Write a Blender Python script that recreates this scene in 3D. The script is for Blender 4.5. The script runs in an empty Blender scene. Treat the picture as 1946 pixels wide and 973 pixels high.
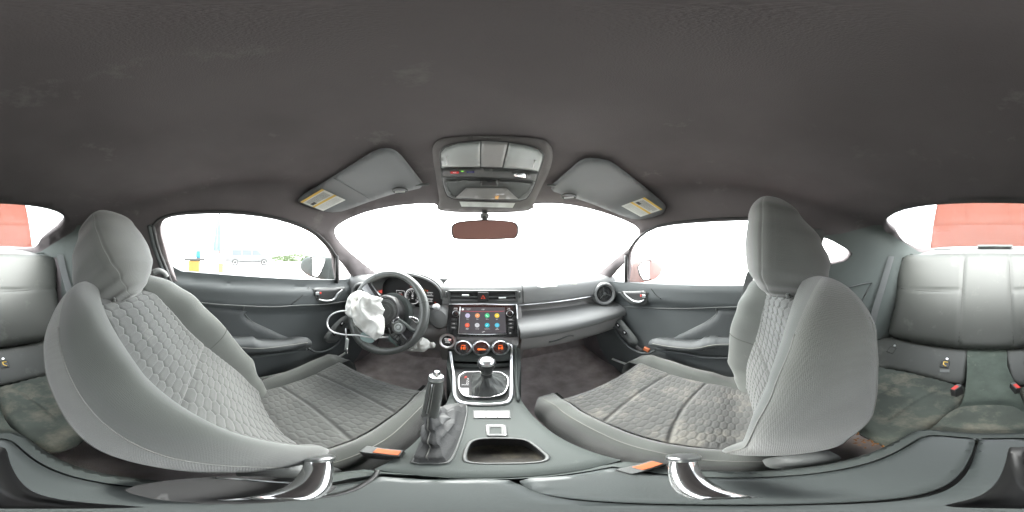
import bpy, bmesh, math, random
from mathutils import Vector, Matrix, noise, geometry
random.seed(7)
PI = math.pi
S = bpy.context.scene
COL = S.collection
# ---------------------------------------------------------------- camera, sky, sun, exposure
YAW = 11.4                                   # the lens is turned 11.4 degrees to the right of straight ahead
cd = bpy.data.cameras.new("camera"); cam = bpy.data.objects.new("camera", cd); COL.objects.link(cam)
cd.type = 'PANO'; cd.panorama_type = 'EQUIRECTANGULAR'
cd.clip_start = 0.01; cd.clip_end = 5000
cam.location = (0, 0, 0); cam.rotation_euler = (PI/2, 0, -math.radians(YAW))
S.camera = cam
S.render.engine = 'CYCLES'
S.cycles.max_bounces = 12; S.cycles.diffuse_bounces = 6; S.cycles.glossy_bounces = 3
S.cycles.transparent_max_bounces = 12; S.cycles.transmission_bounces = 4
S.cycles.sample_clamp_indirect = 6.0
S.cycles.use_denoising = True
S.cycles.caustics_reflective = False; S.cycles.caustics_refractive = False
W = bpy.data.worlds.new("World"); S.world = W; W.use_nodes = True
nt = W.node_tree; bg = nt.nodes['Background']
sky = nt.nodes.new('ShaderNodeTexSky'); sky.sky_type = 'NISHITA'; sky.sun_disc = False
SUN_EL, SUN_AZ = 50.0, -8.0                   # ahead of the car, a little to the right
sky.sun_elevation = math.radians(SUN_EL); sky.sun_rotation = math.radians(SUN_AZ)
sky.dust_density = 3.0; sky.air_density = 1.0; sky.ozone_density = 1.0
hs = nt.nodes.new('ShaderNodeHueSaturation'); hs.inputs['Saturation'].default_value = .12      # high thin overcast: a nearly white sky
nt.links.new(sky.outputs[0], hs.inputs['Color']); nt.links.new(hs.outputs[0], bg.inputs[0]); bg.inputs[1].default_value = 0.15
sl = bpy.data.lights.new("sun", 'SUN'); sl.energy = 0.5; sl.angle = math.radians(50); sl.color = (1, .97, .92)
so = bpy.data.objects.new("sun", sl); COL.objects.link(so)
so.rotation_euler = (math.radians(90-SUN_EL), 0, math.radians(180-SUN_AZ))
S.view_settings.view_transform = 'Standard'; S.view_settings.look = 'None'
S.view_settings.exposure = 4.3; S.view_settings.gamma = 1.0
S.view_settings.use_curve_mapping = False

# ---------------------------------------------------------------- rays: photograph pixel (1946 x 973) -> direction in the car frame
def D(px, py):
    az = math.radians((px-973)*360/1946+YAW); el = math.radians((486.5-py)*180/973)
    return Vector((math.sin(az)*math.cos(el), math.cos(az)*math.cos(el), math.sin(el)))
def onX(px, py, x): d = D(px, py); return d*(x/d.x)
def onY(px, py, y): d = D(px, py); return d*(y/d.y)
def onZ(px, py, z): d = D(px, py); return d*(z/d.z)
def onP(p0, n):
    p0 = Vector(p0); n = Vector(n)
    k = p0.dot(n)
    return lambda px, py: D(px, py)*(k/max(1e-6, D(px, py).dot(n))) if k > 0 else D(px, py)*(k/min(-1e-6, D(px, py).dot(n)))

# ---------------------------------------------------------------- object helpers
def tag(o, label=None, cat=None, group=None, kind=None):
    if label: o['label'] = label
    if cat: o['category'] = cat
    if group: o['group'] = group
    if kind: o['kind'] = kind
    return o
def thing(name, loc, label, cat, group=None):
    o = bpy.data.objects.new(name, None); COL.objects.link(o); o.location = loc
    o.empty_display_size = .05
    o['o'] = list(loc)
    return tag(o, label, cat, group)
def org(p): return Vector(p['o']) if p is not None and 'o' in p else Vector((0, 0, 0))
def link(name, me, mat, parent=None, smooth=True, base=None):
    """mesh written in world coordinates -> object whose origin is its parent's (or base)"""
    o = bpy.data.objects.new(name, me); COL.objects.link(o)
    b = org(parent) if parent is not None else Vector(base) if base is not None else Vector((0, 0, 0))
    if b.length: me.transform(Matrix.Translation(-b))
    o['o'] = list(b)
    if parent is not None: o.parent = parent
    else: o.location = b
    if mat is not None:
        for m in (mat if isinstance(mat, (list, tuple)) else [mat]): me.materials.append(m)
    if smooth:
        for p in me.polygons: p.use_smooth = True
    return o
def mk(name, V, F, mat, parent=None, smooth=True, base=None, bevel=0, solid=0, auto=None, mats=None):
    me = bpy.data.meshes.new(name); me.from_pydata([tuple(v) for v in V], [], [tuple(f) for f in F])
    bm = bmesh.new(); bm.from_mesh(me); bmesh.ops.recalc_face_normals(bm, faces=bm.faces); bm.to_mesh(me); bm.free()
    if mats: 
        for p, k in zip(me.polygons, mats): p.material_index = k
    o = link(name, me, mat, parent, smooth, base)
    fin(o, bevel, solid, auto)
    return o
def fin(o, bevel=0, solid=0, auto=None):
    if solid:
        m = o.modifiers.new('s', 'SOLIDIFY'); m.thickness = abs(solid); m.offset = -1 if solid > 0 else 1
    if bevel:
        m = o.modifiers.new('b', 'BEVEL'); m.width = bevel; m.segments = 3; m.limit_method = 'ANGLE'; m.angle_limit = math.radians(35)
        m.harden_normals = False
    if auto is not None:
        try: o.data.set_sharp_from_angle(angle=math.radians(auto))
        except Exception: pass
def bmo(name, bm, mat, parent=None, smooth=True, base=None, bevel=0, auto=None):
    me = bpy.data.meshes.new(name); bm.to_mesh(me); bm.free()
    o = link(name, me, mat, parent, smooth, base); fin(o, bevel, 0, auto); return o
def smooth_path(pts, n=6, closed=False):
    P = [Vector(p) for p in pts]; L = len(P); out = []
    for i in range(L if closed else L-1):
        p0 = P[(i-1) % L] if closed or i > 0 else P[0]*2-P[1]
        p1 = P[i]; p2 = P[(i+1) % L]
        p3 = P[(i+2) % L] if closed or i+2 < L else P[-1]*2-P[-2]
        for k in range(n):
            t = k/n
            out.append(0.5*((2*p1)+(p2-p0)*t+(2*p0-5*p1+4*p2-p3)*t*t+(3*p1-p0-3*p2+p3)*t**3))
    if not closed: out.append(P[-1])
    return out
def spx(pts, n=5, closed=True):
    return [(v.x, v.y) for v in smooth_path([(a, b, 0) for a, b in pts], n, closed)]
def tube_geo(pts, r, seg=8, closed=False, flat=None):
    P = [Vector(p) for p in pts]; N = len(P); V = []; F = []
    up = None
    for i, p in enumerate(P):
        a = P[i-1] if i > 0 or closed else P[i]; b = P[(i+1) % N] if i < N-1 or closed else P[i]
        t = (b-a).normalized()
        if up is None:
            up = Vector((0, 0, 1)) if abs(t.z) < .9 else Vector((1, 0, 0))
        u = (up-t*up.dot(t)).normalized(); w = t.cross(u); up = u
        rr = r(i/(N-1)) if callable(r) else r
        for k in range(seg):
            an = 2*PI*k/seg
            V.append(p+u*(math.cos(an)*rr*(flat or 1))+w*(math.sin(an)*rr))
    for i in range(N if closed else N-1):
        for k in range(seg):
            a = i*seg+k; b = i*seg+(k+1) % seg; c = ((i+1) % N)*seg+(k+1) % seg; d = ((i+1) % N)*seg+k
            F.append((a, b, c, d))
    if not closed:
        F.append(tuple(range(seg))[::-1]); F.append(tuple((N-1)*seg+k for k in range(seg)))
    return V, F
def tube(name, pts, r, mat, parent=None, seg=8, closed=False, flat=None, base=None):
    V, F = tube_geo(pts, r, seg, closed, flat); return mk(name, V, F, mat, parent, base=base)
def tubes(name, paths, r, mat, parent=None, seg=6, closed=False):
    V = []; F = []
    for p in paths:
        v, f = tube_geo(p, r, seg, closed); k = len(V); V += v; F += [tuple(i+k for i in q) for q in f]
    return mk(name, V, F, mat, parent)
def frame(n, up=(0, 0, 1)):
    n = Vector(n).normalized(); u = Vector(up); u = (u-n*u.dot(n)).normalized(); r = u.cross(n)
    return r, u, n                                          # right, up, toward viewer for a face whose outward normal is n
def lathe(name, c, n, prof, mat, parent=None, seg=40, auto=40, up=(0, 0, 1), base=None):
    """prof: (radius, height along n)"""
    r, u, n = frame(n, up); c = Vector(c); V = []; F = []
    for rad, h in prof:
        for k in range(seg):
            a = 2*PI*k/seg; V.append(c+r*(rad*math.cos(a))+u*(rad*math.sin(a))+n*h)
    for i in range(len(prof)-1):
        for k in range(seg):
            F.append((i*seg+k, i*seg+(k+1) % seg, (i+1)*seg+(k+1) % seg, (i+1)*seg+k))
    F.append(tuple(range(seg))[::-1]); F.append(tuple((len(prof)-1)*seg+k for k in range(seg)))
    return mk(name, V, F, mat, parent, auto=auto, base=base)
def obox(name, c, r, u, n, sx, sy, sz, mat, parent=None, bevel=.002, base=None, taper=1):
    """box centred at c with half... full sizes sx along r, sy along u, sz along n"""
    c = Vector(c); r = Vector(r); u = Vector(u); n = Vector(n); V = []
    for k in (-1, 1):
        q = taper if k > 0 else 1
        for a, b in ((-1, -1), (1, -1), (1, 1), (-1, 1)):
            V.append(c+r*(a*sx/2*q)+u*(b*sy/2*q)+n*(k*sz/2))
    F = [(3, 2, 1, 0), (4, 5, 6, 7), (0, 1, 5, 4), (1, 2, 6, 5), (2, 3, 7, 6), (3, 0, 4, 7)]
    return mk(name, V, F, mat, parent, bevel=bevel, auto=30, base=base)
AX = (Vector((1, 0, 0)), Vector((0, 1, 0)), Vector((0, 0, 1)))
def box(name, lo, hi, mat, parent=None, bevel=.002, base=None):
    lo = Vector(lo); hi = Vector(hi); s = hi-lo
    return obox(name, (lo+hi)/2, *AX, s.x, s.y, s.z, mat, parent, bevel, base)
def inside(p, poly):
    x, y = p; c = False; j = len(poly)-1
    for i in range(len(poly)):
        xi, yi = poly[i]; xj, yj = poly[j]
        if (yi > y) != (yj > y) and x < (xj-xi)*(y-yi)/(yj-yi)+xi: c = not c
        j = i
    return c
def segd(p, a, b):
    ax, ay = a; bx, by = b; px, py = p; dx, dy = bx-ax, by-ay; L = dx*dx+dy*dy
    t = 0 if L == 0 else max(0, min(1, ((px-ax)*dx+(py-ay)*dy)/L))
    return math.hypot(px-ax-t*dx, py-ay-t*dy)
def bdist(p, poly): return min(segd(p, poly[i-1], poly[i]) for i in range(len(poly)))
def resample(poly, step):
    out = []
    for i in range(len(poly)):
        a = poly[i]; b = poly[(i+1) % len(poly)]; n = max(1, int(math.hypot(b[0]-a[0], b[1]-a[1])/step))
        for k in range(n): out.append((a[0]+(b[0]-a[0])*k/n, a[1]+(b[1]-a[1])*k/n))
    return out
def cdt(poly, step, holes=(), extra=()):
    """triangulates a 2D outline with evenly spaced inner points; returns points, triangles, boundary flags"""
    poly = resample(poly, step); holes = [resample(h, step) for h in holes]
    pts = list(poly); edges = [(i, (i+1) % len(poly)) for i in range(len(poly))]
    for h in holes:
        k = len(pts); pts += h; edges += [(k+i, k+(i+1) % len(h)) for i in range(len(h))]
    nb = len(pts)
    x0 = min(p[0] for p in poly); x1 = max(p[0] for p in poly); y0 = min(p[1] for p in poly); y1 = max(p[1] for p in poly)
    j = 0; y = y0+step*.5
    while y < y1:
        x = x0+step*(.5 if j % 2 else 1)
        while x < x1:
            p = (x, y)
            if inside(p, poly) and bdist(p, poly) > step*.45 and not any(inside(p, h) or bdist(p, h) < step*.45 for h in holes): pts.append(p)
            x += step
        y += step*.87; j += 1
    pts += list(extra)
    r = geometry.delaunay_2d_cdt([Vector(p) for p in pts], edges, [], 0, 1e-7)
    vs = [(v.x, v.y) for v in r[0]]
    tris = []
    for f in r[2]:
        c = (sum(vs[i][0] for i in f)/len(f), sum(vs[i][1] for i in f)/len(f))
        if inside(c, poly) and not any(inside(c, h) for h in holes): tris.append(tuple(f))
    return vs, tris, poly, holes
def traced(name, outline, fn, mat, parent=None, step=8, holes=(), thick=.01, away=None, bevel=0, smooth=True, base=None, auto=50):
    """outline in photograph pixels carried onto the surface fn(px,py) of the real thing, given a thickness behind it (away from the cabin)"""
    vs, tr, poly, hs = cdt(outline, step, holes)
    F = [fn(*v) for v in vs]; n = len(F)
    B = [(p+(Vector(away) if away is not None else p.normalized())*thick) for p in F]
    V = F+B; Fc = [t for t in tr]+[tuple(i+n for i in t)[::-1] for t in tr]
    ed = {}
    for t in tr:
        for i in range(3):
            e = (t[i], t[(i+1) % 3]); ed[e] = 1
    for (a, b) in list(ed):
        if (b, a) not in ed: Fc.append((b, a, a+n, b+n))
    return mk(name, V, Fc, mat, parent, smooth=smooth, base=base, bevel=bevel, auto=auto)
def pillow(name, outline, fn, mat, parent=None, step=6, bulge=.02, rim=10, away=None, back=.3, wob=0, wf=30, base=None, ridge=None, holes=()):
    """rounded pad: the traced outline on fn, swelling towards the cabin by bulge metres and behind by back*bulge"""
    vs, tr, poly, hs = cdt(outline, step, holes); n = len(vs); F = []; B = []
    for v in vs:
        p = fn(*v); d = bdist(v, poly)
        for h in hs: d = min(d, bdist(v, h))
        q = min(1, d/rim); q = math.sqrt(max(0, 1-(1-q)**2))
        a = Vector(away) if away is not None else p.normalized()
        w = 0
        if wob: w = wob*(noise.fractal(p*wf, 1.0, 2.0, 4)+.6*(abs(noise.noise(p*wf*.7+Vector((3, 1, 2))))-.3))*min(1, d/rim*2)
        if ridge: w += ridge(p, v)
        F.append(p-a*(bulge*q+w)); B.append(p+a*(bulge*back*q+.0008))
    V = F+B; Fc = list(tr)+[tuple(i+n for i in t)[::-1] for t in tr]; ed = {}
    for t in tr:
        for i in range(3): ed[(t[i], t[(i+1) % 3])] = 1
    for (a, b) in list(ed):
        if (b, a) not in ed: Fc.append((b, a, a+n, b+n))
    return mk(name, V, Fc, mat, parent, base=base)
def grid(name, fn, nu, nv, mat, parent=None, closeu=False, closev=False, base=None, cap=False, auto=None, solid=0):
    V = [fn(i/(nu if closeu else nu-1), j/(nv-1)) for j in range(nv) for i in range(nu)]; F = []
    for j in range(nv-1):
        for i in range(nu if closeu else nu-1):
            a = j*nu+i; b = j*nu+(i+1) % nu; F.append((a, b, b+nu, a+nu))
    if cap: F.append(tuple(range(nu))[::-1]); F.append(tuple((nv-1)*nu+i for i in range(nu)))
    return mk(name, V, F, mat, parent, base=base, auto=auto, solid=solid)
def lerpk(keys, t):
    if t <= keys[0][0]: return keys[0][1]
    for (a, va), (b, vb) in zip(keys, keys[1:]):
        if t <= b:
            q = (t-a)/(b-a); q = q*q*(3-2*q)
            return va+(vb-va)*q
    return keys[-1][1]
FONT = None
def text(name, s, c, r, u, n, h, mat, parent=None, off=.0006, ext=.0003, sx=1.0, align='CENTER', base=None):
    cu = bpy.data.curves.new('t', 'FONT'); cu.body = s; cu.size = h*1.35; cu.align_x = align; cu.align_y = 'CENTER'; cu.extrude = ext
    cu.resolution_u = 2
    to = bpy.data.objects.new('t', cu); COL.objects.link(to)
    bpy.context.view_layer.update()
    me = bpy.data.meshes.new_from_object(to.evaluated_get(bpy.context.evaluated_depsgraph_get()))
    bpy.data.objects.remove(to); bpy.data.curves.remove(cu)
    r = Vector(r); u = Vector(u); n = Vector(n); c = Vector(c)+n*off
    M = Matrix(((r.x*sx, u.x, n.x, c.x), (r.y*sx, u.y, n.y, c.y), (r.z*sx, u.z, n.z, c.z), (0, 0, 0, 1)))
    me.transform(M); me.materials.clear()
    return link(name, me, mat, parent, False, base)
def join_geo(name, geos, mat, parent=None, **k):
    V = []; F = []
    for v, f in geos:
        b = len(V); V += v; F += [tuple(i+b for i in q) for q in f]
    return mk(name, V, F, mat, parent, **k)
def boxgeo(c, r, u, n, sx, sy, sz):
    c = Vector(c); V = []
    for k in (-1, 1):
        for a, b in ((-1, -1), (1, -1), (1, 1), (-1, 1)):
            V.append(c+Vector(r)*(a*sx/2)+Vector(u)*(b*sy/2)+Vector(n)*(k*sz/2))
    return V, [(3, 2, 1, 0), (4, 5, 6, 7), (0, 1, 5, 4), (1, 2, 6, 5), (2, 3, 7, 6), (3, 0, 4, 7)]

# ---------------------------------------------------------------- materials
def material(name, col, rough=.6, metal=0, spec=.5, var=0, vscale=8, bump=0, bscale=300, dirt=None, dscale=6, dthr=.62, weave=0, emit=None, estr=0, coat=0, sheen=0, bdet=3, ddet=6, dw=.12):
    m = bpy.data.materials.new(name); m.use_nodes = True; t = m.node_tree; N = t.nodes; L = t.links; p = N['Principled BSDF']
    p.inputs['Base Color'].default_value = (*col, 1); p.inputs['Roughness'].default_value = rough; p.inputs['Metallic'].default_value = metal
    p.inputs['Specular IOR Level'].default_value = spec; p.inputs['Coat Weight'].default_value = coat; p.inputs['Sheen Weight'].default_value = sheen
    if sheen: p.inputs['Sheen Roughness'].default_value = .6
    if emit: p.inputs['Emission Color'].default_value = (*emit, 1); p.inputs['Emission Strength'].default_value = estr
    if var or bump or dirt or weave: tc = N.new('ShaderNodeTexCoord')
    src = None
    if var:
        n = N.new('ShaderNodeTexNoise'); n.inputs['Scale'].default_value = vscale; n.inputs['Detail'].default_value = 5; L.new(tc.outputs['Object'], n.inputs[0])
        r = N.new('ShaderNodeMapRange'); r.inputs[1].default_value = .3; r.inputs[2].default_value = .7; r.inputs[3].default_value = 1-var; r.inputs[4].default_value = 1+var
        L.new(n.outputs[0], r.inputs[0])
        x = N.new('ShaderNodeVectorMath'); x.operation = 'SCALE'; x.inputs[0].default_value = col; L.new(r.outputs[0], x.inputs[3]); src = x.outputs[0]
    if dirt:
        n = N.new('ShaderNodeTexNoise'); n.inputs['Scale'].default_value = dscale; n.inputs['Detail'].default_value = ddet; n.inputs['Roughness'].default_value = .68; L.new(tc.outputs['Object'], n.inputs[0])
        r = N.new('ShaderNodeMapRange'); r.inputs[1].default_value = dthr; r.inputs[2].default_value = dthr+dw; L.new(n.outputs[0], r.inputs[0])
        mx = N.new('ShaderNodeMix'); mx.data_type = 'RGBA'; L.new(r.outputs[0], mx.inputs[0])
        if src: L.new(src, mx.inputs[6])
        else: mx.inputs[6].default_value = (*col, 1)
        mx.inputs[7].default_value = (*dirt, 1); src = mx.outputs[2]
    if src: L.new(src, p.inputs['Base Color'])
    if bump or weave:
        b = N.new('ShaderNodeBump'); b.inputs['Distance'].default_value = .001
        if weave:
            n = N.new('ShaderNodeTexVoronoi'); n.inputs['Scale'].default_value = weave; n.inputs['Randomness'].default_value = .35; L.new(tc.outputs['Object'], n.inputs[0]); o = n.outputs['Distance']; b.inputs['Strength'].default_value = bump or .5
        else:
            n = N.new('ShaderNodeTexNoise'); n.inputs['Scale'].default_value = bscale; n.inputs['Detail'].default_value = bdet; L.new(tc.outputs['Object'], n.inputs[0]); o = n.outputs[0]; b.inputs['Strength'].default_value = bump
        L.new(o, b.inputs['Height']); L.new(b.outputs[0], p.inputs['Normal'])
    return m
def emis(name, col, st): return material(name, tuple(c*.3 for c in col), emit=col, estr=st)
M = {}
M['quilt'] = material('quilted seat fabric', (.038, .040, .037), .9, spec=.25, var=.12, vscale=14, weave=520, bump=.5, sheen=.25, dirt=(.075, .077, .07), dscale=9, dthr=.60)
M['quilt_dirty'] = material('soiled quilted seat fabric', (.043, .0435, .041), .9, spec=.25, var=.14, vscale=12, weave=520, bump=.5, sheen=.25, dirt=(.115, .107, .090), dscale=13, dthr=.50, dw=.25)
M['quilt_cushion'] = material('quilted cushion fabric', (.058, .060, .056), .9, spec=.25, var=.12, vscale=14, weave=520, bump=.5, sheen=.25, dirt=(.085, .086, .078), dscale=9, dthr=.58)  # same quilt cloth, colour lightened to offset the shade on the low cushion
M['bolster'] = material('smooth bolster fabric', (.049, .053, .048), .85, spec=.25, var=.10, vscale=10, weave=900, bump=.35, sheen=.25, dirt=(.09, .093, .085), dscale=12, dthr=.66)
M['knit'] = material('knit side fabric', (.078, .080, .072), .92, spec=.2, var=.10, vscale=9, weave=420, bump=.9, sheen=.3, dirt=(.13, .128, .12), dscale=14, dthr=.68)
M['headrest'] = material('headrest fabric', (.080, .082, .077), .85, spec=.25, var=.08, vscale=10, weave=700, bump=.4, sheen=.25, dirt=(.22, .22, .21), dscale=16, dthr=.70)
M['seam'] = material('seam thread', (.03, .03, .028), .9)
M['stitch'] = material('pale stitching', (.13, .13, .12), .8)
M['liner'] = material('headliner felt', (.125, .112, .114), .98, spec=.1, var=.22, vscale=3.0, bump=.5, bscale=850, dirt=(.17, .158, .154), dscale=9, dthr=.60, ddet=8)
M['trim'] = material('grained dark trim plastic', (.075, .079, .077), .55, var=.06, vscale=6, bump=.25, bscale=700, dirt=(.085, .088, .086), dscale=7, dthr=.64)
M['door'] = material('grained door plastic', (.054, .060, .061), .6, spec=.4, var=.06, vscale=5, bump=.25, bscale=700, dirt=(.075, .08, .079), dscale=8, dthr=.66)
M['door_pad'] = material('padded door vinyl', (.043, .047, .048), .68, spec=.35, var=.05, vscale=5, bump=.15, bscale=500, dirt=(.07, .075, .075), dscale=6, dthr=.66)
M['dash'] = material('soft dashboard skin', (.165, .168, .165), .55, spec=.45, var=.06, vscale=5, bump=.25, bscale=800)
M['dash_low'] = material('lower dashboard plastic', (.26, .255, .25), .55, spec=.4, var=.06, vscale=5, bump=.2, bscale=800)
M['console'] = material('console plastic', (.043, .050, .047), .66, spec=.3, var=.06, vscale=7, bump=.2, bscale=900, dirt=(.085, .092, .086), dscale=9, dthr=.62)
M['black'] = material('matt black plastic', (.02, .02, .02), .5, var=.1)
M['gloss'] = material('gloss black plastic', (.018, .018, .019), .12, coat=.4, bump=.05, bscale=40)
M['silver'] = material('satin silver trim', (.62, .63, .64), .28, metal=1, var=.05, bump=.05, bscale=200)
M['satin'] = material('satin grey lever', (.30, .31, .31), .4, metal=.8, var=.05)
M['chrome'] = material('polished metal', (.8, .8, .8), .14, metal=1, var=.04)
M['key'] = material('silver painted keys', (.42, .44, .42), .35, metal=.3, var=.05)
M['carpet'] = material('cut pile carpet', (.32, .285, .28), 1, spec=.1, var=.25, vscale=14, bump=1, bscale=380, dirt=(.34, .31, .26), dscale=26, dthr=.66)
M['carpet_rear'] = material('pale tunnel carpet', (.058, .070, .060), 1, spec=.1, var=.2, vscale=14, bump=1, bscale=420, dirt=(.10, .108, .09), dscale=30, dthr=.6)
M['vinyl'] = material('rear seat vinyl', (.029, .031, .028), .55, spec=.4, var=.06, vscale=6, bump=.2, bscale=600, dirt=(.050, .052, .047), dscale=9, dthr=.58)
M['rearfab'] = material('soiled rear seat fabric', (.052, .060, .052), .9, spec=.2, var=.22, vscale=9, bump=.5, bscale=500, dirt=(.15, .14, .11), dscale=11, dthr=.48, dw=.28, ddet=9)
M['leather'] = material('black leather', (.028, .029, .029), .55, spec=.4, var=.1, bump=.35, bscale=260)
M['rim'] = material('wheel leather', (.062, .066, .062), .38, spec=.5, var=.08, bump=.25, bscale=500)
M['bag'] = material('airbag nylon', (.58, .58, .55), .85, spec=.3, var=.05, vscale=20, bump=.5, bscale=320, sheen=.2)
M['bag_green'] = material('coated airbag nylon', (.22, .29, .28), .7, var=.1, vscale=20, bump=.6, bscale=60)
M['white'] = material('white plastic', (.6, .6, .6), .45, var=.04)
M['paper'] = material('printed paper', (.55, .56, .53), .7, var=.05, vscale=30)
M['yellow'] = material('yellow print', (.62, .42, .10), .7, var=.05)
M['ink'] = material('black ink', (.06, .06, .06), .7)
M['ink_grey'] = material('grey ink', (.25, .26, .25), .7)
M['orange'] = material('orange release button', (.30, .085, .03), .5, var=.05)
M['redbtn'] = material('red release button', (.52, .03, .02), .4, var=.05)
M['belt'] = material('seat belt webbing', (.10, .105, .105), .7, var=.06, weave=500, bump=.6)
M['rubber'] = material('black rubber', (.025, .025, .025), .7, var=.1)
M['lens'] = material('frosted lamp lens', (.26, .28, .27), .3, spec=.6, var=.05, vscale=30)
M['paint'] = material('red car paint', (.42, .035, .02), .25, coat=.8, var=.03)
M['gravel'] = material('pale sunlit ground', (.45, .44, .42), .95, var=.15, vscale=.5, bump=.6, bscale=12)
M['brown'] = material('dead leaves', (.30, .14, .05), .9, var=.3, vscale=60)
M['mirror'] = material('mirror glass', (.85, .85, .85), .03, metal=1)
M['mirror_dark'] = material('reflection tinted mirror glass', (.80, .44, .38), .12, metal=.6)  # reddish cabin reflection is put into the glass colour
M['screen'] = emis('screen background', (.10, .09, .10), .03)
M['w_em'] = emis('lit white print', (1, 1, 1), .05)
def glass(name, tint=(.93, .96, .95)):
    m = bpy.data.materials.new(name); m.use_nodes = True; t = m.node_tree; N = t.nodes; L = t.links
    N.remove(N['Principled BSDF']); a = N.new('ShaderNodeBsdfTransparent'); a.inputs[0].default_value = (*tint, 1)
    g = N.new('ShaderNodeBsdfGlossy'); g.inputs['Roughness'].default_value = .02; f = N.new('ShaderNodeFresnel'); f.inputs[0].default_value = 1.45
    mx = N.new('ShaderNodeMixShader'); sc = N.new('ShaderNodeMath'); sc.operation = 'MULTIPLY'; sc.inputs[1].default_value = .25
    L.new(f.outputs[0], sc.inputs[0]); L.new(sc.outputs[0], mx.inputs[0]); L.new(a.outputs[0], mx.inputs[1]); L.new(g.outputs[0], mx.inputs[2]); L.new(mx.outputs[0], N['Material Output'].inputs[0])
    return m
M['quarter'] = material('quarter trim plastic', (.095, .108, .102), .6, spec=.4, var=.06, vscale=5, bump=.25, bscale=700)
M['glass'] = glass('window glass')
# ---------------------------------------------------------------- cabin shell: lining of roof, pillars and quarters (star-shaped around the cabin's middle)
PLANES = [((0, 0, 1), .245), ((0, .458, .888), .434), ((0, -.119, .993), .228),
          ((.894, 0, .447), .586), ((-.894, 0, .447), .568), ((1, 0, 0), .735), ((-1, 0, 0), .715),
          ((0, 1, 0), 1.30), ((.9756, -.2195, 0), .80), ((-.9756, -.2195, 0), .78), ((0, -1, 0), 1.75)]
PLANES = [(Vector(n), d) for n, d in PLANES]
def shell_r(d, p=22):
    s = 0
    for n, k in PLANES:
        q = n.dot(d)/k
        if q > 0: s += q**p
    return s**(-1/p)
def shell(px, py, k=1.0):
    d = D(px, py); return d*(shell_r(d)*k)
def SH(k): return lambda px, py: shell(px, py, k)
H_WIND = spx([(636, 441), (652, 422), (700, 402), (765, 390), (826, 388), (838, 401), (920, 405), (1003, 401), (1016, 388), (1070, 388), (1125, 398), (1180, 416), (1214, 436),
              (1205, 462), (1170, 492), (1136, 522), (1110, 560), (735, 560), (722, 526), (690, 500), (655, 470)], 3)
H_LWIN = spx([(303, 433), (313, 417), (340, 410), (385, 407), (440, 407), (500, 413), (550, 425), (590, 442), (617, 464), (633, 486), (637, 510), (637, 552), (560, 552), (480, 548), (400, 541), (345, 538), (327, 520), (311, 468)], 2)
H_LTRI = [(645, 492), (660, 510), (676, 532), (672, 545), (659, 548), (645, 548)]
H_RWIN = spx([(1194, 556), (1194, 515), (1195, 484), (1212, 456), (1250, 433), (1320, 424), (1400, 420), (1460, 420), (1500, 426), (1511, 440), (1507, 480), (1492, 548), (1430, 562), (1340, 562), (1250, 560)], 2)
H_RTRI = [(1186, 499), (1186, 552), (1158, 552), (1150, 537), (1168, 517)]
H_RQ = spx([(1556, 456), (1572, 454), (1594, 465), (1614, 477), (1617, 484), (1604, 496), (1570, 503), (1556, 503)], 2)
H_LQ = spx([(266, 456), (250, 454), (228, 463), (206, 475), (202, 483), (214, 494), (244, 502), (266, 503)], 2)
_rear = spx([(1684, 424), (1690, 412), (1718, 399), (1770, 390), (1850, 386), (1946, 387), (2000, 391), (2040, 398), (2062, 407), (2069, 418), (2056, 436), (2022, 458), (2008, 471), (1946, 474), (1850, 474), (1745, 472), (1702, 442)], 2)
H_REAR = [(x-1946, y) for x, y in _rear]
HOLES = [H_WIND, H_LWIN, H_LTRI, H_RWIN, H_RTRI, H_RQ, H_LQ, H_REAR]
def build_shell():
    x0, x1, y0, y1 = -296, 1650, 0, 840
    st = 13.9
    poly = [(x0, y0), (x1, y0), (x1, y1), (x0, y1)]
    vs, tr, _, _ = cdt(poly, st, HOLES)
    V = [shell(*v) for v in vs]
    me = bpy.data.meshes.new('cabin_lining'); me.from_pydata([tuple(v) for v in V], [], tr)
    bm = bmesh.new(); bm.from_mesh(me)
    bmesh.ops.remove_doubles(bm, verts=bm.verts, dist=.0012)
    bmesh.ops.recalc_face_normals(bm, faces=bm.faces); bm.normal_update()
    f = max(bm.faces, key=lambda f: f.calc_center_median().z)
    if f.normal.z > 0: bmesh.ops.reverse_faces(bm, faces=bm.faces)      # normals towards the cabin
    bm.to_mesh(me); bm.free()
    o = link('cabin_lining', me, M['liner']); tag(o, 'black felt roof lining with pillars around the windows', None, None, 'structure')
    fin(o, 0, .03)
    return o
build_shell()
def pane(name, hole, k, label, grow=6, step=16, cat='window'):
    cx = sum(p[0] for p in hole)/len(hole); cy = sum(p[1] for p in hole)/len(hole)
    out = []
    for x, y in hole:
        l = math.hypot(x-cx, y-cy); out.append((x+(x-cx)/l*grow, y+(y-cy)/l*grow*.6))
    vs, tr, _, _ = cdt(out, step)
    V = [shell(*v, k) for v in vs]
    o = mk(name, V, tr, M['glass'], base=V[0]); tag(o, label, cat); return o
pane('windshield', H_WIND, 1.055, 'wide windshield glass over the dashboard', cat='windshield')
pane('rear_window', H_REAR, 1.02, 'wide curved rear window glass behind the back seat')
pane('door_window', H_LWIN, 1.02, 'left door window glass beyond the steering wheel side seat')
pane('door_window', H_RWIN, 1.02, 'right door window glass beside the passenger seat')
pane('quarter_window', H_RQ, 1.03, 'small pointed quarter window behind the passenger headrest', 3, 9)
pane('quarter_window', H_LQ, 1.03, 'small quarter window behind the driver headrest', 3, 9)
pane('corner_window', H_LTRI, 1.03, 'small triangular window ahead of the left door mirror', 2, 7)
pane('corner_window', H_RTRI, 1.03, 'small triangular window ahead of the right door window', 2, 7)
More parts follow.
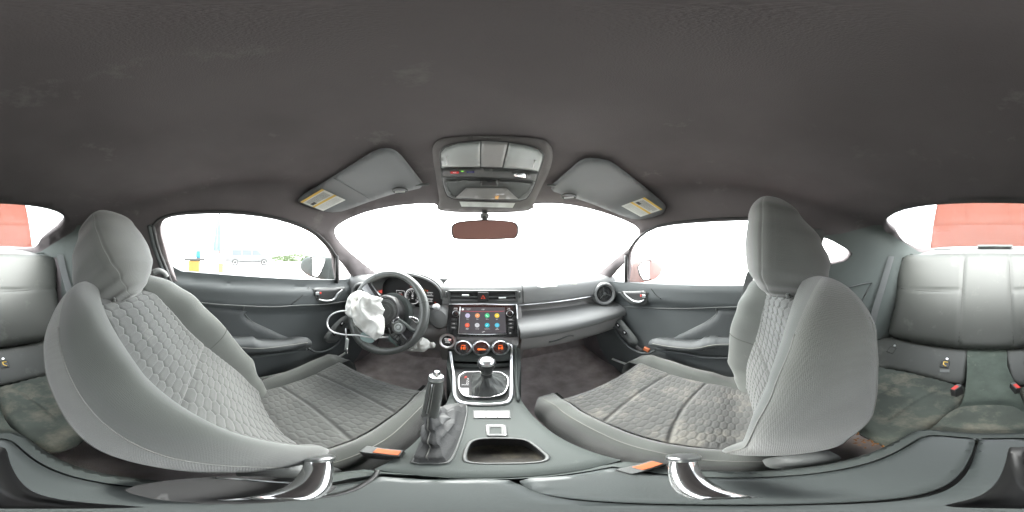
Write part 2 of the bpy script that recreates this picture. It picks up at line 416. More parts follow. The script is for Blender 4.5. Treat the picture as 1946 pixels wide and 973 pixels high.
# floor carpet
def floor_z(x, y): return -.80+.11*max(0, min(1, (y-.80)/.35))+.012*noise.noise(Vector((x*6, y*6, 0)))
o = grid('carpet', lambda u, v: Vector((-.78+1.56*u, -1.2+2.5*v, floor_z(-.78+1.56*u, -1.2+2.5*v))), 60, 90, M['carpet'])
tag(o, 'dark dusty floor carpet under the seats and dashboard', None, None, 'structure')
# toe board under the dashboard
o = grid('toe_board', lambda u, v: Vector((-.78+1.56*u, .96+.24*v, -.80+.55*v)), 20, 14, M['carpet'])
tag(o, 'carpeted toe board below the dashboard', None, None, 'structure')
# outside: ground, body
o = grid('ground', lambda u, v: Vector((160*(u-.5)*abs(2*u-1)*2, 160*(v-.5)*abs(2*v-1)*2, -1.05)), 41, 41, M['gravel']); tag(o, None, None, None, 'structure')
# A closed lower body so the carpet is not lit from below
def bodyside(u, v):
    a = 2*PI*u; x = .90*math.copysign(abs(math.sin(a))**.35, math.sin(a)); y = (1.6 if math.cos(a) > 0 else 1.9)*math.copysign(abs(math.cos(a))**.35, math.cos(a))
    return Vector((x, y, -.92+.70*v))
o = grid('car_shell', bodyside, 96, 8, M['paint'], closeu=True, base=(0, 0, -.92)); tag(o, 'red lower body shell of the car around the cabin', None, None, 'structure')

# B pillar trims and belts' upper anchors
t = thing('door_frame', shell(303, 480), 'grey left door opening frame strip behind the side window', 'door frame')
tube('seal', smooth_path([shell(x, y, .985) for x, y in ((290, 428), (300, 470), (316, 512), (326, 540))], 6), .008, M['rubber'], t)
tube('trim_strip', smooth_path([shell(x, y, .98) for x, y in ((284, 428), (293, 468), (309, 512), (318, 545))], 6), .011, M['door'], t)
tube('top_seal', smooth_path([shell(x, y, .985) for x, y in ((290, 428), (306, 414), (340, 405), (385, 402), (440, 402), (500, 408), (552, 420), (592, 437), (620, 460), (640, 488))], 6), .005, M['rubber'], t)
t = thing('door_frame', shell(1515, 480), 'dark right door opening frame strip behind the passenger headrest', 'door frame')
tube('seal', smooth_path([shell(x, y, .985) for x, y in ((1518, 440), (1514, 480), (1500, 540))], 6), .008, M['rubber'], t)
tube('top_seal', smooth_path([shell(x, y, .985) for x, y in ((1196, 474), (1215, 450), (1252, 429), (1320, 419), (1400, 415), (1460, 415), (1505, 423))], 6), .005, M['rubber'], t)
# window divider posts at the mirror
for px, lab in ((640, 'thin dark post beside the left door mirror'), (1190, 'thin dark post in the front corner of the right door window')):
    o = tube('window_post', [shell(px, 486, .99), shell(px, 510, .99), shell(px, 537, .99)], .009, M['black'], base=shell(px, 537, .99)); tag(o, lab, 'window post')

# ---------------------------------------------------------------- doors (plane x = side), built from one routine with outlines of its own for each side
def door(side):
    if side < 0:
        X0, name_lab = -.69, 'left car door inner panel with padded armrest beyond the driver seat'
        base = Vector((X0, .1, -.8))
        panel = spx([(322, 514), (345, 515.5), (400, 520), (480, 526), (560, 530.5), (640, 532), (678, 530), (700, 545), (700, 600), (690, 660), (655, 705), (600, 740), (480, 760), (350, 760), (322, 640)], 3)
        insert = spx([(366, 582), (462, 589), (464, 599), (480, 612), (520, 630), (560, 648), (546, 652), (480, 650), (420, 648), (392, 640)], 3)
        crease1 = [(360, 572), (400, 577), (462, 581), (520, 583), (570, 580), (620, 578), (668, 570)]
        crease2 = [(464, 582), (463, 592), (478, 610), (515, 628), (560, 648)]
        crease3 = [(588, 546), (572, 564), (552, 580)]
        low = [(440, 684), (500, 676), (560, 668), (583, 664)]
        arm = spx([(400, 642), (450, 644), (482, 642), (495, 648), (540, 649), (578, 641), (591, 647), (590, 656), (560, 663), (505, 670), (450, 668), (405, 662)], 3)
        knob = (572, 642)
        bez = spx([(592, 549), (622, 546), (658, 545), (650, 556), (640, 570), (628, 576), (604, 577), (597, 568)], 3)
        hand = [(605, 569), (620, 572), (634, 569), (642, 558), (650, 551)]
        red = (609, 557); cuph = [(586, 662), (600, 669), (620, 667), (640, 655), (655, 630), (664, 608)]
        sw = spx([(618, 648), (616, 640), (635, 616), (655, 600), (668, 600), (662, 622), (644, 646), (628, 652)], 3); btn = [(650, 615), (636, 633)]
        sill = [(470, 724), (520, 714), (580, 700), (640, 680), (660, 668)]
        shx = .10
    else:
        X0, name_lab = .71, 'right car door inner panel with padded armrest beyond the passenger seat'
        base = Vector((X0, .1, -.8))
        panel = spx([(1508, 540), (1430, 543), (1340, 543), (1250, 540), (1190, 537), (1150, 536), (1130, 550), (1128, 600), (1140, 660), (1170, 700), (1230, 745), (1330, 770), (1430, 770), (1500, 690)], 3)
        insert = spx([(1362, 588), (1362, 597), (1340, 614), (1276, 646), (1340, 650), (1400, 650), (1418, 646), (1430, 590), (1400, 587)], 3)
        crease1 = [(1180, 583), (1210, 584), (1260, 586), (1310, 586), (1360, 584), (1420, 582), (1460, 580)]
        crease2 = [(1361, 586), (1361, 597), (1340, 613), (1310, 628), (1276, 645)]
        crease3 = [(1236, 547), (1246, 560), (1256, 568)]
        low = [(1245, 666), (1290, 670), (1330, 678), (1400, 680)]
        arm = spx([(1233, 650), (1245, 643), (1275, 647), (1320, 650), (1338, 643), (1380, 643), (1420, 644), (1420, 658), (1360, 660), (1320, 668), (1270, 664), (1236, 656)], 3)
        knob = (1252, 641)
        bez = spx([(1172, 552), (1200, 551), (1234, 551), (1234, 566), (1228, 579), (1214, 581), (1196, 576), (1184, 564)], 3)
        hand = [(1186, 557), (1194, 565), (1204, 572), (1216, 574), (1224, 570)]
        red = (1218, 562); cuph = [(1164, 616), (1176, 640), (1195, 660), (1215, 670), (1232, 671), (1245, 666)]
        sw = spx([(1165, 612), (1178, 607), (1190, 618), (1210, 643), (1212, 652), (1200, 656), (1188, 646), (1173, 628)], 3); btn = [(1174, 618), (1187, 632)]
        sill = [(1164, 682), (1190, 692), (1215, 702), (1260, 712), (1340, 716)]
        shx = -.10
    s = side
    f = lambda off: (lambda px, py: onX(px, py, X0-s*off))
    t = thing('car_door', base, name_lab, 'car door', 'car doors')
    # main panel with a rounded top roll and shallow relief
    def relief(px, py):
        p = onX(px, py, X0)
        z = p.z; h = 0
        top = -.125 if s > 0 else -.10-.07*max(0, min(1, (p.y+.2)/.8))
        k = (top-z)
        h += .022*max(0, min(1, (k)/.03))**.5 if k > 0 else 0
        h -= .024*max(0, min(1, (k-.10)/.025))                     # below the padded band the panel steps back
        h += .03*max(0, min(1, (k-.30)/.25))
        return onX(px, py, X0-s*(h))
    traced('door_panel', panel, relief, M['door'], t, step=7, thick=.03, away=(s, 0, 0), bevel=0)
    pillow('padded_insert', insert, f(.004), M['door_pad'], t, step=6, bulge=.012, rim=10, away=(s, 0, 0))
    # creases
    for c in (crease1, crease2): tube('seam', smooth_path([relief(*q)-Vector((s*.002, 0, 0)) for q in c], 5), .0030, M['trim'], t)
    tubes('panel_gap', [smooth_path([relief(*q)-Vector((s*.001, 0, 0)) for q in c], 5) for c in (crease3,)], .0022, M['black'], t)
    tube('lower_rim', smooth_path([f(.050)(*q) for q in low], 5), .006, M['door'], t)
    tube('pocket_rim', smooth_path([f(.055)(*q) for q in cuph], 6), .006, M['door'], t)
    a = pillow('armrest', arm, f(.060), M['door_pad'], t, step=5, bulge=.028, rim=9, away=(s, 0, 0), back=2.0)
    ap = smooth_path([f(.088)(x, y) for x, y in ([(410, 656), (450, 660), (500, 662), (550, 656), (585, 651)] if s < 0 else [(1240, 653), (1275, 659), (1320, 662), (1360, 655), (1418, 653)])], 5)
    tube('stitching', ap, .0015, M['stitch'], a)
    p = f(.05)(*knob); lathe('grip_end', p, (0, 0, 1), [(.02, -.02), (.022, 0), (.02, .012), (.012, .02), (.002, .022)], M['door'], t, seg=24)
    # handle recess
    rec = pillow('handle_bezel', bez, f(.012), M['trim'], t, step=4, bulge=.014, rim=3, away=(s, 0, 0))
    pillow('handle_recess', [((x-sum(q[0] for q in bez)/len(bez))*.78+sum(q[0] for q in bez)/len(bez), (y-sum(q[1] for q in bez)/len(bez))*.74+sum(q[1] for q in bez)/len(bez)-1) for x, y in bez], f(.0262), M['black'], rec, step=4, bulge=.001, rim=3, away=(s, 0, 0))
    tube('door_handle', smooth_path([f(.036)(*q) for q in hand], 6), lambda q: .0035+.003*math.sin(PI*q), M['satin'], t, seg=10)
    obox('lock_flag', f(.030)(*red), (0, 1, 0), (0, 0, 1), (-s, 0, 0), .008, .010, .004, M['redbtn'], t, .001)
    obox('lock_lever', f(.030)(red[0]+s*6, red[1]+1), (0, 1, 0), (0, 0, 1), (-s, 0, 0), .022, .016, .006, M['satin'], t, .002)
    swp = pillow('switch_panel', sw, f(.045), M['trim'], t, step=4, bulge=.012, rim=4, away=(s, 0, 0))
    for i, b in enumerate(btn):
        obox('window_switch', f(.060)(*b), Vector((0, .8, .6*1)).normalized(), Vector((0, -.6, .8)).normalized(), (-s, 0, 0), .026, .022, .008, M['gloss'], swp, .003)
        obox('switch_tip', f(.066)(*b), Vector((0, .8, .6)).normalized(), Vector((0, -.6, .8)).normalized(), (-s, 0, 0), .010, .006, .003, M['white'], swp, .001)
    tube('sill_strip', smooth_path([onZ(x, y, -.64) if False else onX(x, y, X0-s*.05) for x, y in sill], 6), .007, M['key'], t, seg=8)
    return t
door(-1); door(1)
# ---------------------------------------------------------------- front seats
def seat(cx, jy, jz, rec, k, inner, lab, yoff_c, clen, cz, dirty, hr_lab, flat=1.0, split_in=27, thick=1.0, coff=0.0, full=False):
    """cx centre, (jy,jz) where back meets cushion, rec recline in degrees, k height scale, inner = +1 when the tunnel side is at +x"""
    O = Vector((cx, jy, jz)); a = math.radians(rec)
    b = Vector((0, -math.sin(a), math.cos(a))); n = Vector((0, math.cos(a), math.sin(a))); sx = Vector((inner, 0, 0))
    t = thing('front_seat', (cx, jy+.2, -.78), lab, 'car seat', 'front seats')
    Wd = [(-.06, .17), (0, .205), (.08, .235), (.25, .245), (.42, .242), (.50, .236), (.62, .225)]
    Bl = [(-.06, .03), (0, .05), (.10, .088), (.30, .10), (.42, .088), (.52, .065), (.62, .04)]
    Tk = [(-.06, .08), (0, .11), (.3, .12), (.5, .11), (.62, .10)]
    Wc = [(0, .170), (.25, .163), (.40, .142), (.52, .118), (.60, .105)]
    TL = .625
    def P(s, tt, d): return O+sx*s+b*(tt*k)+n*d
    # half profile control points (s,d) from centre panel edge to the middle of the back
    def prof(tt, sgn=-1):
        w = lerpk(Wd, tt); B = lerpk(Bl, tt)*(lerpk([(.02, 1), (.15, flat), (.6, flat)], tt) if sgn > 0 else 1); T = lerpk(Tk, tt)*lerpk([(.05, 1), (.25, thick)], tt); c = min(lerpk(Wc, tt), w*.72)
        return [(c, -.004), (c+.006, .010), (c+(w-c)*.35, B*.75), (c+(w-c)*.72, B), (w-.004, B*.55), (w, (B-T)*.5-.01), (w-.008, -T*.75), (w*.80, -T), (w*.4, -T-.012), (0, -T-.016)]
    cache = {}
    T1 = .45
    def endk(tt): return max(0, 1-(max(0, tt-T1)/(TL-T1))**(3 if full else 2))**.5 if tt > T1 else 1
    def shrink(s, d, tt):
        e = endk(tt); c_ = -.035*(1.7 if full else 1); return s*(.42+.58*e if not full else .55+.45*e), c_+(d-c_)*e
    def pc(tt, sgn=-1):
        key = (round(tt, 5), sgn)
        if key not in cache:
            cache[key] = smooth_path([(*shrink(x, y, tt), 0) for x, y in prof(tt, sgn)], 6)
        return cache[key]
    NP = len(pc(.1))
    def tv(v): return -.05+(T1+.05)*v/.7 if v < .7 else T1+(TL-T1)*math.sin((v-.7)/.3*PI/2)
    for sgn, nm in ((1, 'in'), (-1, 'out')):
        split = split_in if sgn > 0 else 27      # up to here smooth bolster cloth, beyond knit side cloth
        def fb(u, v):
            tt = tv(v); q = pc(tt, sgn)[min(split, int(round(u*split)))]
            return P(sgn*q.x, tt, q.y)
        ob = grid('back_bolster', fb, split+1, 70, M['bolster'], t)
        def fk(u, v):
            tt = tv(v); q = pc(tt, sgn)[split+int(round(u*(NP-1-split)))]
            return P(sgn*q.x, tt, q.y)
        grid('back_side', fk, NP-split, 70, M['knit'], t)
        # seams with visible thread
        tubes('seam', [[P(sgn*(pc(tt, sgn)[split].x+.0005), tt, pc(tt, sgn)[split].y) for tt in [-.04+.58*i/60 for i in range(60)]]], .0011, M['stitch'], ob)
        tubes('seam', [[P(sgn*(pc(tt, sgn)[36].x+.0006), tt, pc(tt, sgn)[36].y) for tt in [.06+.50*i/60 for i in range(60)]]], .0011, M['stitch'], ob)
        # short seam across the bolster at the waist
        if sgn < 0: tubes('seam', [[P(sgn*(pc(.245+.03*(i-6)/14, sgn)[i].x+.0005), .245+.03*(i-6)/14, pc(.245+.03*(i-6)/14, sgn)[i].y+.0008) for i in range(4, 22)]], .0014, M['seam'], ob)
    # top cap closing the shoulder under the headrest
    def cap(u, v):
        tt = TL; q = pc(tt); idx = int(round(u*(NP-1))); x = q[idx]
        return P(x.x*(1-2*v), tt+.012*math.sin(PI*v)*0+.008*(1-abs(1-2*v)), x.y)
    # quilted centre
    A_, B_ = .044, .0215
    def hexh(x, y):
        best = [9, 9]
        i0 = math.floor(x/A_)
        for i in (i0-1, i0, i0+1, i0+2):
            off = B_/2 if i % 2 else 0
            j0 = round((y-off)/B_)
            for j in (j0-1, j0, j0+1):
                d = math.hypot((x-i*A_)*.46, y-(j*B_+off))
                if d < best[0]: best = [d, best[0]]
                elif d < best[1]: best[1] = d
        e = best[1]-best[0]
        q = min(1, e/.0065); return q*q*(3-2*q)
    def fq(u, v):
        tt = -.02+.60*v; w = min(lerpk(Wc, tt), lerpk(Wd, tt)*.72)+.004
        s = (2*u-1)*w
        seamd = abs(tt-.27-.00*s); sm = math.exp(-(seamd/.006)**2)
        edge = min(1, (1-abs(2*u-1))/.06)
        h = .0042*hexh(s+.5, tt*k+1)*edge*(1-sm)-.006*sm
        base = .014*math.exp(-((tt-.14)/.12)**2)-.006+.010*(abs(2*u-1)**3)
        base -= .05*max(0, (tt-.50)/.08)**2
        base += h; base = -.035+(base+.035)*endk(tt)
        return P(s, tt, base)
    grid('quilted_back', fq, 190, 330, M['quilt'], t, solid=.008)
    # headrest: a shield-shaped cushion with two vertical seams
    h0, hh = .545, .245
    Wh = [(0, .030), (.06, .055), (.16, .082), (.3, .108), (.45, .117), (.62, .113), (.8, .096), (.92, .084), (1, .078)]
    Dh = [(0, .022), (.08, .040), (.25, .052), (.5, .056), (.8, .050), (1, .042)]
    tilt = .03
    def fh(u, v):
        v = .5-.5*math.cos(PI*v); et = math.sqrt(max(0, 1-(max(0, v-.80)/.20)**2)); w = lerpk(Wh, v)*et; dd = lerpk(Dh, v)*et; an = 2*PI*u
        x = w*math.copysign(abs(math.cos(an))**.72, math.cos(an)); y = dd*math.copysign(abs(math.sin(an))**.62, math.sin(an))
        g = 0
        if math.sin(an) > 0:
            pass
        for a0 in (.10, .52, PI-.10, PI-.52): g += .004*math.exp(-((an-a0)/.045)**2)
        c = .030+tilt*v-.02*math.exp(-(v/.15)**2)
        if y < 0: y *= lerpk([(0, 1.6), (.12, 3.0), (.35, 2.9), (.6, 2.3), (.85, 1.3), (1, 1)], v)
        return P(x, h0/1.0+0, c+y-g)+b*(hh*v+h0*(1-k)*0)
    ho = grid('headrest', fh, 180, 90, M['headrest'], t, closeu=True, cap=True)
    ho['label'] = hr_lab
    for sg in (-1, 1):
        tube('headrest_post', [P(sg*.05, .55, -.01), P(sg*.05, .60, .02)+b*.03], .006, M['chrome'], t)
    # ------------- cushion
    pit = math.radians(yoff_c); f = Vector((0, math.cos(pit), math.sin(pit))); up = Vector((0, -math.sin(pit), math.cos(pit)))
    O2 = Vector((cx, jy+coff, cz))
    def C(s, l, h): return O2+sx*s+f*l+up*h
    Wq = [(0, .165), (.2, .165), (.35, .175), (clen, .185)]
    def fc(u, v):
        L_ = clen+.09
        l = -.05+v*(L_+.05); s = (2*u-1)*lerpk(Wq, l)
        ls = min(l, clen-.0)
        over = max(0, l-(clen-.05))
        drop = 0; ll = l
        if over > 0:
            ang = min(PI/2, over/.05*1.0); ll = clen-.05+.05*math.sin(ang); drop = .05*(1-math.cos(ang))+max(0, over-.05*PI/2)
        sm = 0
        bow = .03*(1-(2*u-1)**2)
        for q in (.11, .255): sm = max(sm, math.exp(-((l-q-bow)/.006)**2))
        edge = min(1, (1-abs(2*u-1))/.06)
        h = .0022*hexh((s+.5)*1.35, (l+1)*1.2)*edge*(1-sm)-.005*sm
        base = .008*math.sin(PI*min(1, max(0, l/clen)))+.006*abs(2*u-1)**3 - .012*math.exp(-((l)/.04)**2)
        return C(s, ll, base+h-drop)
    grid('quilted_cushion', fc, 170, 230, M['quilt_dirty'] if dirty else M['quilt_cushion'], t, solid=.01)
    for sgn in (1, -1):
        Hb = [(-.08, .0), (.02, .02), (.12, .045), (.26, .055), (.36, .045), (clen-.0, .02), (clen+.05, -.03)]
        def fs(u, v):
            l = -.08+v*(clen+.13)
            wq = lerpk(Wq, max(0, l)); hb = lerpk(Hb, l)
            endk = math.sqrt(max(0, 1-max(0, (l-(clen-.05))/.10)**2)); endb = math.sqrt(max(0, 1-max(0, (.0-l)/.08)**2))
            ek = endk*max(.3, endb)
            ctrl = [(wq-.004, -.012, 0), (wq+.004, .004, 0), (wq+.018, hb*.8, 0), (wq+.040, hb, 0), (wq+.062, hb*.75, 0), (wq+.074, hb*.3-.02, 0), (wq+.076, -.07, 0), (wq+.066, -.12, 0), (wq-.06, -.13, 0)]
            pt = smooth_path([(wq+(x-wq)*(.35+.65*ek), -.05+(y+.05)*ek, 0) for x, y, _ in ctrl], 5)
            q = pt[int(round(u*(len(pt)-1)))]
            return C(sgn*q.x, l, q.y)
        so_ = grid('cushion_bolster', fs, 41, 60, M['bolster'], t, cap=True)
        tubes('seam', [[fs(18/40, v/40)+up*.0006 for v in range(3, 38)]], .0014, M['stitch'], so_)
    # underside, side valance, rails
    tb = box('seat_base', (cx-.20, jy+.0, -.78), (cx+.20, jy+clen-.06, cz-.06), M['black'], t, .02)
    side = inner*.245
    for sg in (-1, 1):
        obox('seat_rail', (cx+sg*.19, jy+.19, -.77), *AX, .03, .5, .03, M['silver'], t, .004)
    obox('side_valance', (cx-inner*.262, jy+.13, cz-.045), *AX, .018, .40, .06, M['trim'], t, .008)
    for sg in (-1, 1):
        lathe('hinge_cover', (cx+sg*.243, jy-.03, jz-.01), (sg, 0, 0), [(.001, .016), (.03, .015), (.042, .008), (.045, 0), (.045, -.02)], M['trim'], t, seg=28)
    return t, P, C
drv, DP, DC = seat(-.36, .085, -.555, 35.5, 1.0, 1, 'reclined grey fabric driver seat with quilted centre facing the steering wheel', 9, .405, -.605, False, 'shield shaped grey headrest with worn patch low at its middle')
pas, PP, PC = seat(.405, -.045, -.555, 8.0, .84, -1, 'upright grey fabric passenger seat with dusty soiled cushion on the right', 8, .42, -.600, True, None, .62, 20, 1.28, .040, True)
# ---------------------------------------------------------------- dashboard
def profile_hit(prof):
    """surface swept along x from a (y,z) profile: returns px,py -> point"""
    def f(px, py):
        d = D(px, py); best = None
        for (y0, z0), (y1, z1) in zip(prof, prof[1:]):
            # t*d.y = y0+s*(y1-y0); t*d.z = z0+s*(z1-z0)
            a, b, c, e = d.y, -(y1-y0), d.z, -(z1-z0); det = a*e-b*c
            if abs(det) < 1e-9: continue
            t = (y0*e-b*z0)/det; s = (a*z0-c*y0)/det
            if t > 0 and -.001 <= s <= 1.001 and (best is None or t < best): best = t
        if best is None:
            y0, z0 = prof[0]; y1, z1 = prof[1]
            a, b, c, e = d.y, -(y1-y0), d.z, -(z1-z0); det = a*e-b*c; best = (y0*e-b*z0)/det
        return d*best
    return f
dash = thing('dashboard', (.02, .9, -.45), 'grey dashboard with round vents, lit gauges and a touchscreen in its middle', 'dashboard')
def sweep(name, prof, x0, x1, mat, nx=40, sub=5, warp=None, parent=dash, solid=0):
    pr = smooth_path([(0, y, z) for y, z in prof], sub)
    def f(u, v):
        p = pr[int(round(u*(len(pr)-1)))]; x = x0+(x1-x0)*v; q = Vector((x, p.y, p.z))
        return warp(q) if warp else q
    return grid(name, f, len(pr), nx, mat, parent, solid=solid)
def bend(q):
    # the whole fascia sweeps slightly back towards the doors
    return q+Vector((0, -.035*max(0, abs(q.x-.02)-.2)**1.0*1.0, 0))
top_prof = [(1.27, -.20), (1.20, -.165), (1.0, -.135), (.82, -.120), (.735, -.122), (.700, -.134), (.684, -.16), (.680, -.212), (.70, -.222)]
sweep('dash_pad', top_prof, -.158, .74, M['dash'], 60, 5, bend)
sweep('dash_end', top_prof, -.72, -.525, M['dash'], 12, 5, bend)
sweep('dash_shelf', [(1.27, -.20), (1.20, -.165), (1.0, -.137), (.82, -.124), (.80, -.13), (.80, -.30)], -.53, -.15, M['dash'], 20, 5)
# seam on the pad beside the centre vents
tube('pad_seam', [bend(Vector((.186, y, z-.0)))+Vector((0, -.002, .001)) for y, z in ((.74, -.1205), (.700, -.133), (.6835, -.16), (.680, -.21))], .0015, M['black'], dash)
# silver strip, recess and padded knee shelf on the passenger side
tube('trim_strip', [bend(Vector((x, .676, -.217+.000*x)))for x in [.165+i*.05 for i in range(9)]], .0045, M['silver'], dash, flat=.6)
sweep('dash_recess', [(.69, -.212), (.715, -.235), (.725, -.262), (.70, -.275)], .155, .72, M['dash_low'], 24, 5, bend)
def bend2(q): return bend(q)+Vector((0, 0, -.012*max(0, q.x-.2)))
sweep('knee_pad', [(.73, -.262), (.69, -.268), (.640, -.280), (.605, -.292), (.585, -.312), (.588, -.338), (.61, -.350)], .150, .735, M['dash'], 40, 6, bend2)
sweep('glovebox_door', [(.598, -.345), (.604, -.365), (.625, -.415), (.66, -.438), (.80, -.455)], .158, .70, M['dash_low'], 40, 6, bend2)
gp = profile_hit([(.595, -.34), (.60, -.365), (.620, -.415), (.66, -.438)])
tube('glovebox_gap', smooth_path([gp(x, y)-D(x, y)*.004 for x, y in ((1003, 641), (1040, 636), (1090, 624), (1130, 612), (1148, 606))], 4), .0018, M['silver'], dash)
o = tube('glovebox_handle', smooth_path([gp(x, y)-D(x, y)*.006 for x, y in ((1043, 650), (1060, 646), (1080, 638), (1090, 638))], 4), .0035, M['trim'], dash)
sweep('lower_side', [(.70, -.30), (.66, -.36), (.68, -.46), (.80, -.50)], -.70, -.145, M['dash_low'], 40, 6, bend)
sweep('lower_pad', [(.76, -.262), (.70, -.250), (.680, -.262), (.668, -.30), (.70, -.33)], -.70, -.14, M['dash'], 40, 5, bend)
sweep('stack_side', [(.70, -.20), (.668, -.24), (.64, -.34), (.63, -.40), (.66, -.50)], -.155, .175, M['dash_low'], 12, 5)
# centre vents
yv = .677
def VY(px, py): return onY(px, py, yv)
fr = thing if False else None
vb = traced('vent_frame', [(852, 552), (983, 552), (984, 575), (853, 575)], lambda a, b: onY(a, b, yv-.004), M['trim'], dash, step=6, thick=.008, away=(0, 1, 0), holes=[[(855, 555), (980, 555), (981, 572), (856, 572)]], bevel=.0015)
traced('vent_well', [(854, 554), (981, 554), (982, 573), (855, 573)], lambda a, b: onY(a, b, yv+.003), M['black'], dash, step=20, thick=.002, away=(0, 1, 0))
for xs in ((856, 907), (929, 980)):
    for py in ((563.5,) if True else ()):
        a = VY(xs[0], py); b_ = VY(xs[1], py); c = (a+b_)/2
        obox('vent_slat', c+Vector((0, 0, 0)), (1, 0, 0), (0, .3, .95), (0, -.95, .3), (b_-a).length, .004, .014, M['trim'], vb, .001)
    for py in (558.5, 568.5):
        a = VY(xs[0], py); b_ = VY(xs[1], py); c = (a+b_)/2
        obox('vent_slat', c+Vector((0, .004, 0)), (1, 0, 0), (0, .3, .95), (0, -.95, .3), (b_-a).length, .0018, .010, M['gloss'], vb, .0005)
for px, py in ((885, 560), (954, 565)):
    obox('vent_tab', VY(px, py)+Vector((0, -.010, 0)), (1, 0, 0), (0, 0, 1), (0, -1, 0), .030, .0065, .012, M['silver'], vb, .002)
for px in (848, 987.5):
    obox('vent_wheel', VY(px, 560), (1, 0, 0), (0, 0, 1), (0, -1, 0), .008, .030, .010, M['trim'], dash, .003)
hz = obox('hazard_button', VY(918, 563.5)+Vector((0, -.004, 0)), (1, 0, 0), (0, 0, 1), (0, -1, 0), .044, .042, .014, M['black'], dash, .003)
M['red_em'] = emis('lit red symbol', (1, .10, .05), .07)
M['orange_em'] = emis('lit orange digits', (1, .13, .01), .10)
M['amber_em'] = emis('lit amber symbol', (1, .45, .02), .10)
M['green_em'] = emis('lit green symbol', (.3, 1, .1), .07)
c = VY(918, 564)+Vector((0, -.0125, 0))
tri = [c+Vector((.009*math.cos(a), 0, .009*math.sin(a))) for a in (PI/2, PI/2+2*PI/3, PI/2+4*PI/3)]
tube('warning_triangle', tri, .0011, M['red_em'], hz, seg=5, closed=True)
# round side vents
def round_vent(c, n, lab=None):
    c = Vector(c); r_, u_, n_ = frame(n)
    v = lathe('side_vent', c, n, [(.066, -.10), (.066, -.012), (.061, .004), (.054, .006), (.046, -.006), (.043, -.022), (.042, -.05)], M['dash'], dash, seg=48)
    lathe('vent_well', c, n, [(.0415, -.030), (.0415, -.024), (.001, -.024)], M['black'], v, seg=36)
    lathe('vent_ring', c, n, [(.044, -.010), (.043, -.006), (.040, -.010), (.041, -.020)], M['gloss'], v, seg=48)
    for k in range(3):
        a = PI/2+k*2*PI/3+.2; d = r_*math.cos(a)+u_*math.sin(a)
        obox('vent_vane', c+d*.021-n_*.014, d, d.cross(n_), n_, .036, .0035, .014, M['trim'], v, .001)
    tube('vane_ring', [c-n_*.012+(r_*math.cos(2*PI*k/24)+u_*math.sin(2*PI*k/24))*.026 for k in range(24)], .0022, M['trim'], v, closed=True)
    lathe('vent_hub', c-n_*.010, n, [(.009, -.01), (.009, .006), (.006, .012), (.001, .013)], M['trim'], v, seg=20)
    return v
round_vent((.622, .640, -.212), (-.35, -.93, .12))
round_vent((-.582, .655, -.208), (.30, -.94, .12))
# ---- instrument hood and gauges
def arch(u, y, k=1.0, dz=0):
    a = PI*u; x = -.343-.187*k*math.cos(a); z = -.185+.112*k*math.sin(a)**.8+dz
    if u > .75: z += .010*(u-.75)*4*0
    return Vector((x, y, z))
def hood(u, v):
    if v < .5: w = v/.5; y = .662+.10*w+.02*abs(2*u-1)**2; return arch(u, y, .955-.08*w, -.006)
    w = (v-.5)/.5; y = .655+.42*w; return arch(u, y-.0, 1.0-.10*w, -.050*w*w)
grid('instrument_hood', lambda u, v: hood(u, 1-v if False else v), 48, 24, M['dash'], dash)
tube('hood_lip', [arch(i/40, .660+.02*abs(2*i/40-1)**2, .978, -.003) for i in range(41)], .0045, M['dash'], dash)
gy = .752
gf = []
gc = grid('gauge_panel', lambda u, v: Vector((arch(u, gy, .90).x, gy, -.29+(arch(u, gy, .90).z-.006+.29)*v)), 40, 10, M['black'], dash)
def GY(px, py, o=.003): return onY(px, py, gy-o)
cg = GY(784, 563); 
ring = tube('dial_ring', [cg+Vector((.040*math.cos(2*PI*k/48), 0, .040*math.sin(2*PI*k/48))) for k in range(48)], .0013, M['w_em'], gc, seg=5, closed=True)
tk = []
for k in range(28):
    a = -PI*.75-PI*1.5*0+2*PI*.75*k/27*1.0+PI*0; a = math.radians(225-270*k/27)
    d = Vector((math.cos(a), 0, math.sin(a))); e = Vector((-math.sin(a), 0, math.cos(a)))
    tk.append(boxgeo(cg+d*.0355, d, e, (0, -1, 0), .006 if k % 3 else .009, .0012, .001))
join_geo('dial_ticks', tk, M['w_em'], gc, smooth=False)
for k, ch in enumerate('0123456789'):
    if k in (0, 1, 2, 3, 4, 5, 6, 7, 8, 9):
        a = math.radians(225-270*k/9); text('dial_number', ch, cg+Vector((math.cos(a)*.026, 0, math.sin(a)*.026)), (1, 0, 0), (0, 0, 1), (0, -1, 0), .006, M['w_em'], gc)
text('speed_digit', '0', cg+Vector((0, 0, .002)), (1, 0, 0), (0, 0, 1), (0, -1, 0), .015, M['w_em'], gc)
text('speed_unit', 'MPH', cg+Vector((0, 0, -.012)), (1, 0, 0), (0, 0, 1), (0, -1, 0), .004, M['w_em'], gc)
text('gear_digit', 'N', cg+Vector((0, 0, .017)), (1, 0, 0), (0, 0, 1), (0, -1, 0), .006, M['w_em'], gc)
cl = GY(761, 560)
tube('info_frame', [cl+Vector((a*.024, 0, b*.022)) for a, b in ((-1, -1), (1, -1), (1, 1), (-1, 1))], .0010, M['w_em'], gc, seg=4, closed=True)
text('info_print', '-(o)-', cl, (1, 0, 0), (0, 0, 1), (0, -1, 0), .010, M['red_em'], gc)
text('info_print', 'DOOR', cl+Vector((0, 0, .010)), (1, 0, 0), (0, 0, 1), (0, -1, 0), .004, M['w_em'], gc)
for px, py, s_, m_ in ((781, 545, '=', 'red_em'), (808, 552, '!', 'amber_em'), (812, 552, 'o', 'red_em'), (827, 575, '+', 'red_em'), (822, 580, 'x', 'red_em'), (818, 580, '-', 'red_em')):
    text('warning_light', s_, GY(px, py), (1, 0, 0), (0, 0, 1), (0, -1, 0), .009, M[m_], gc)
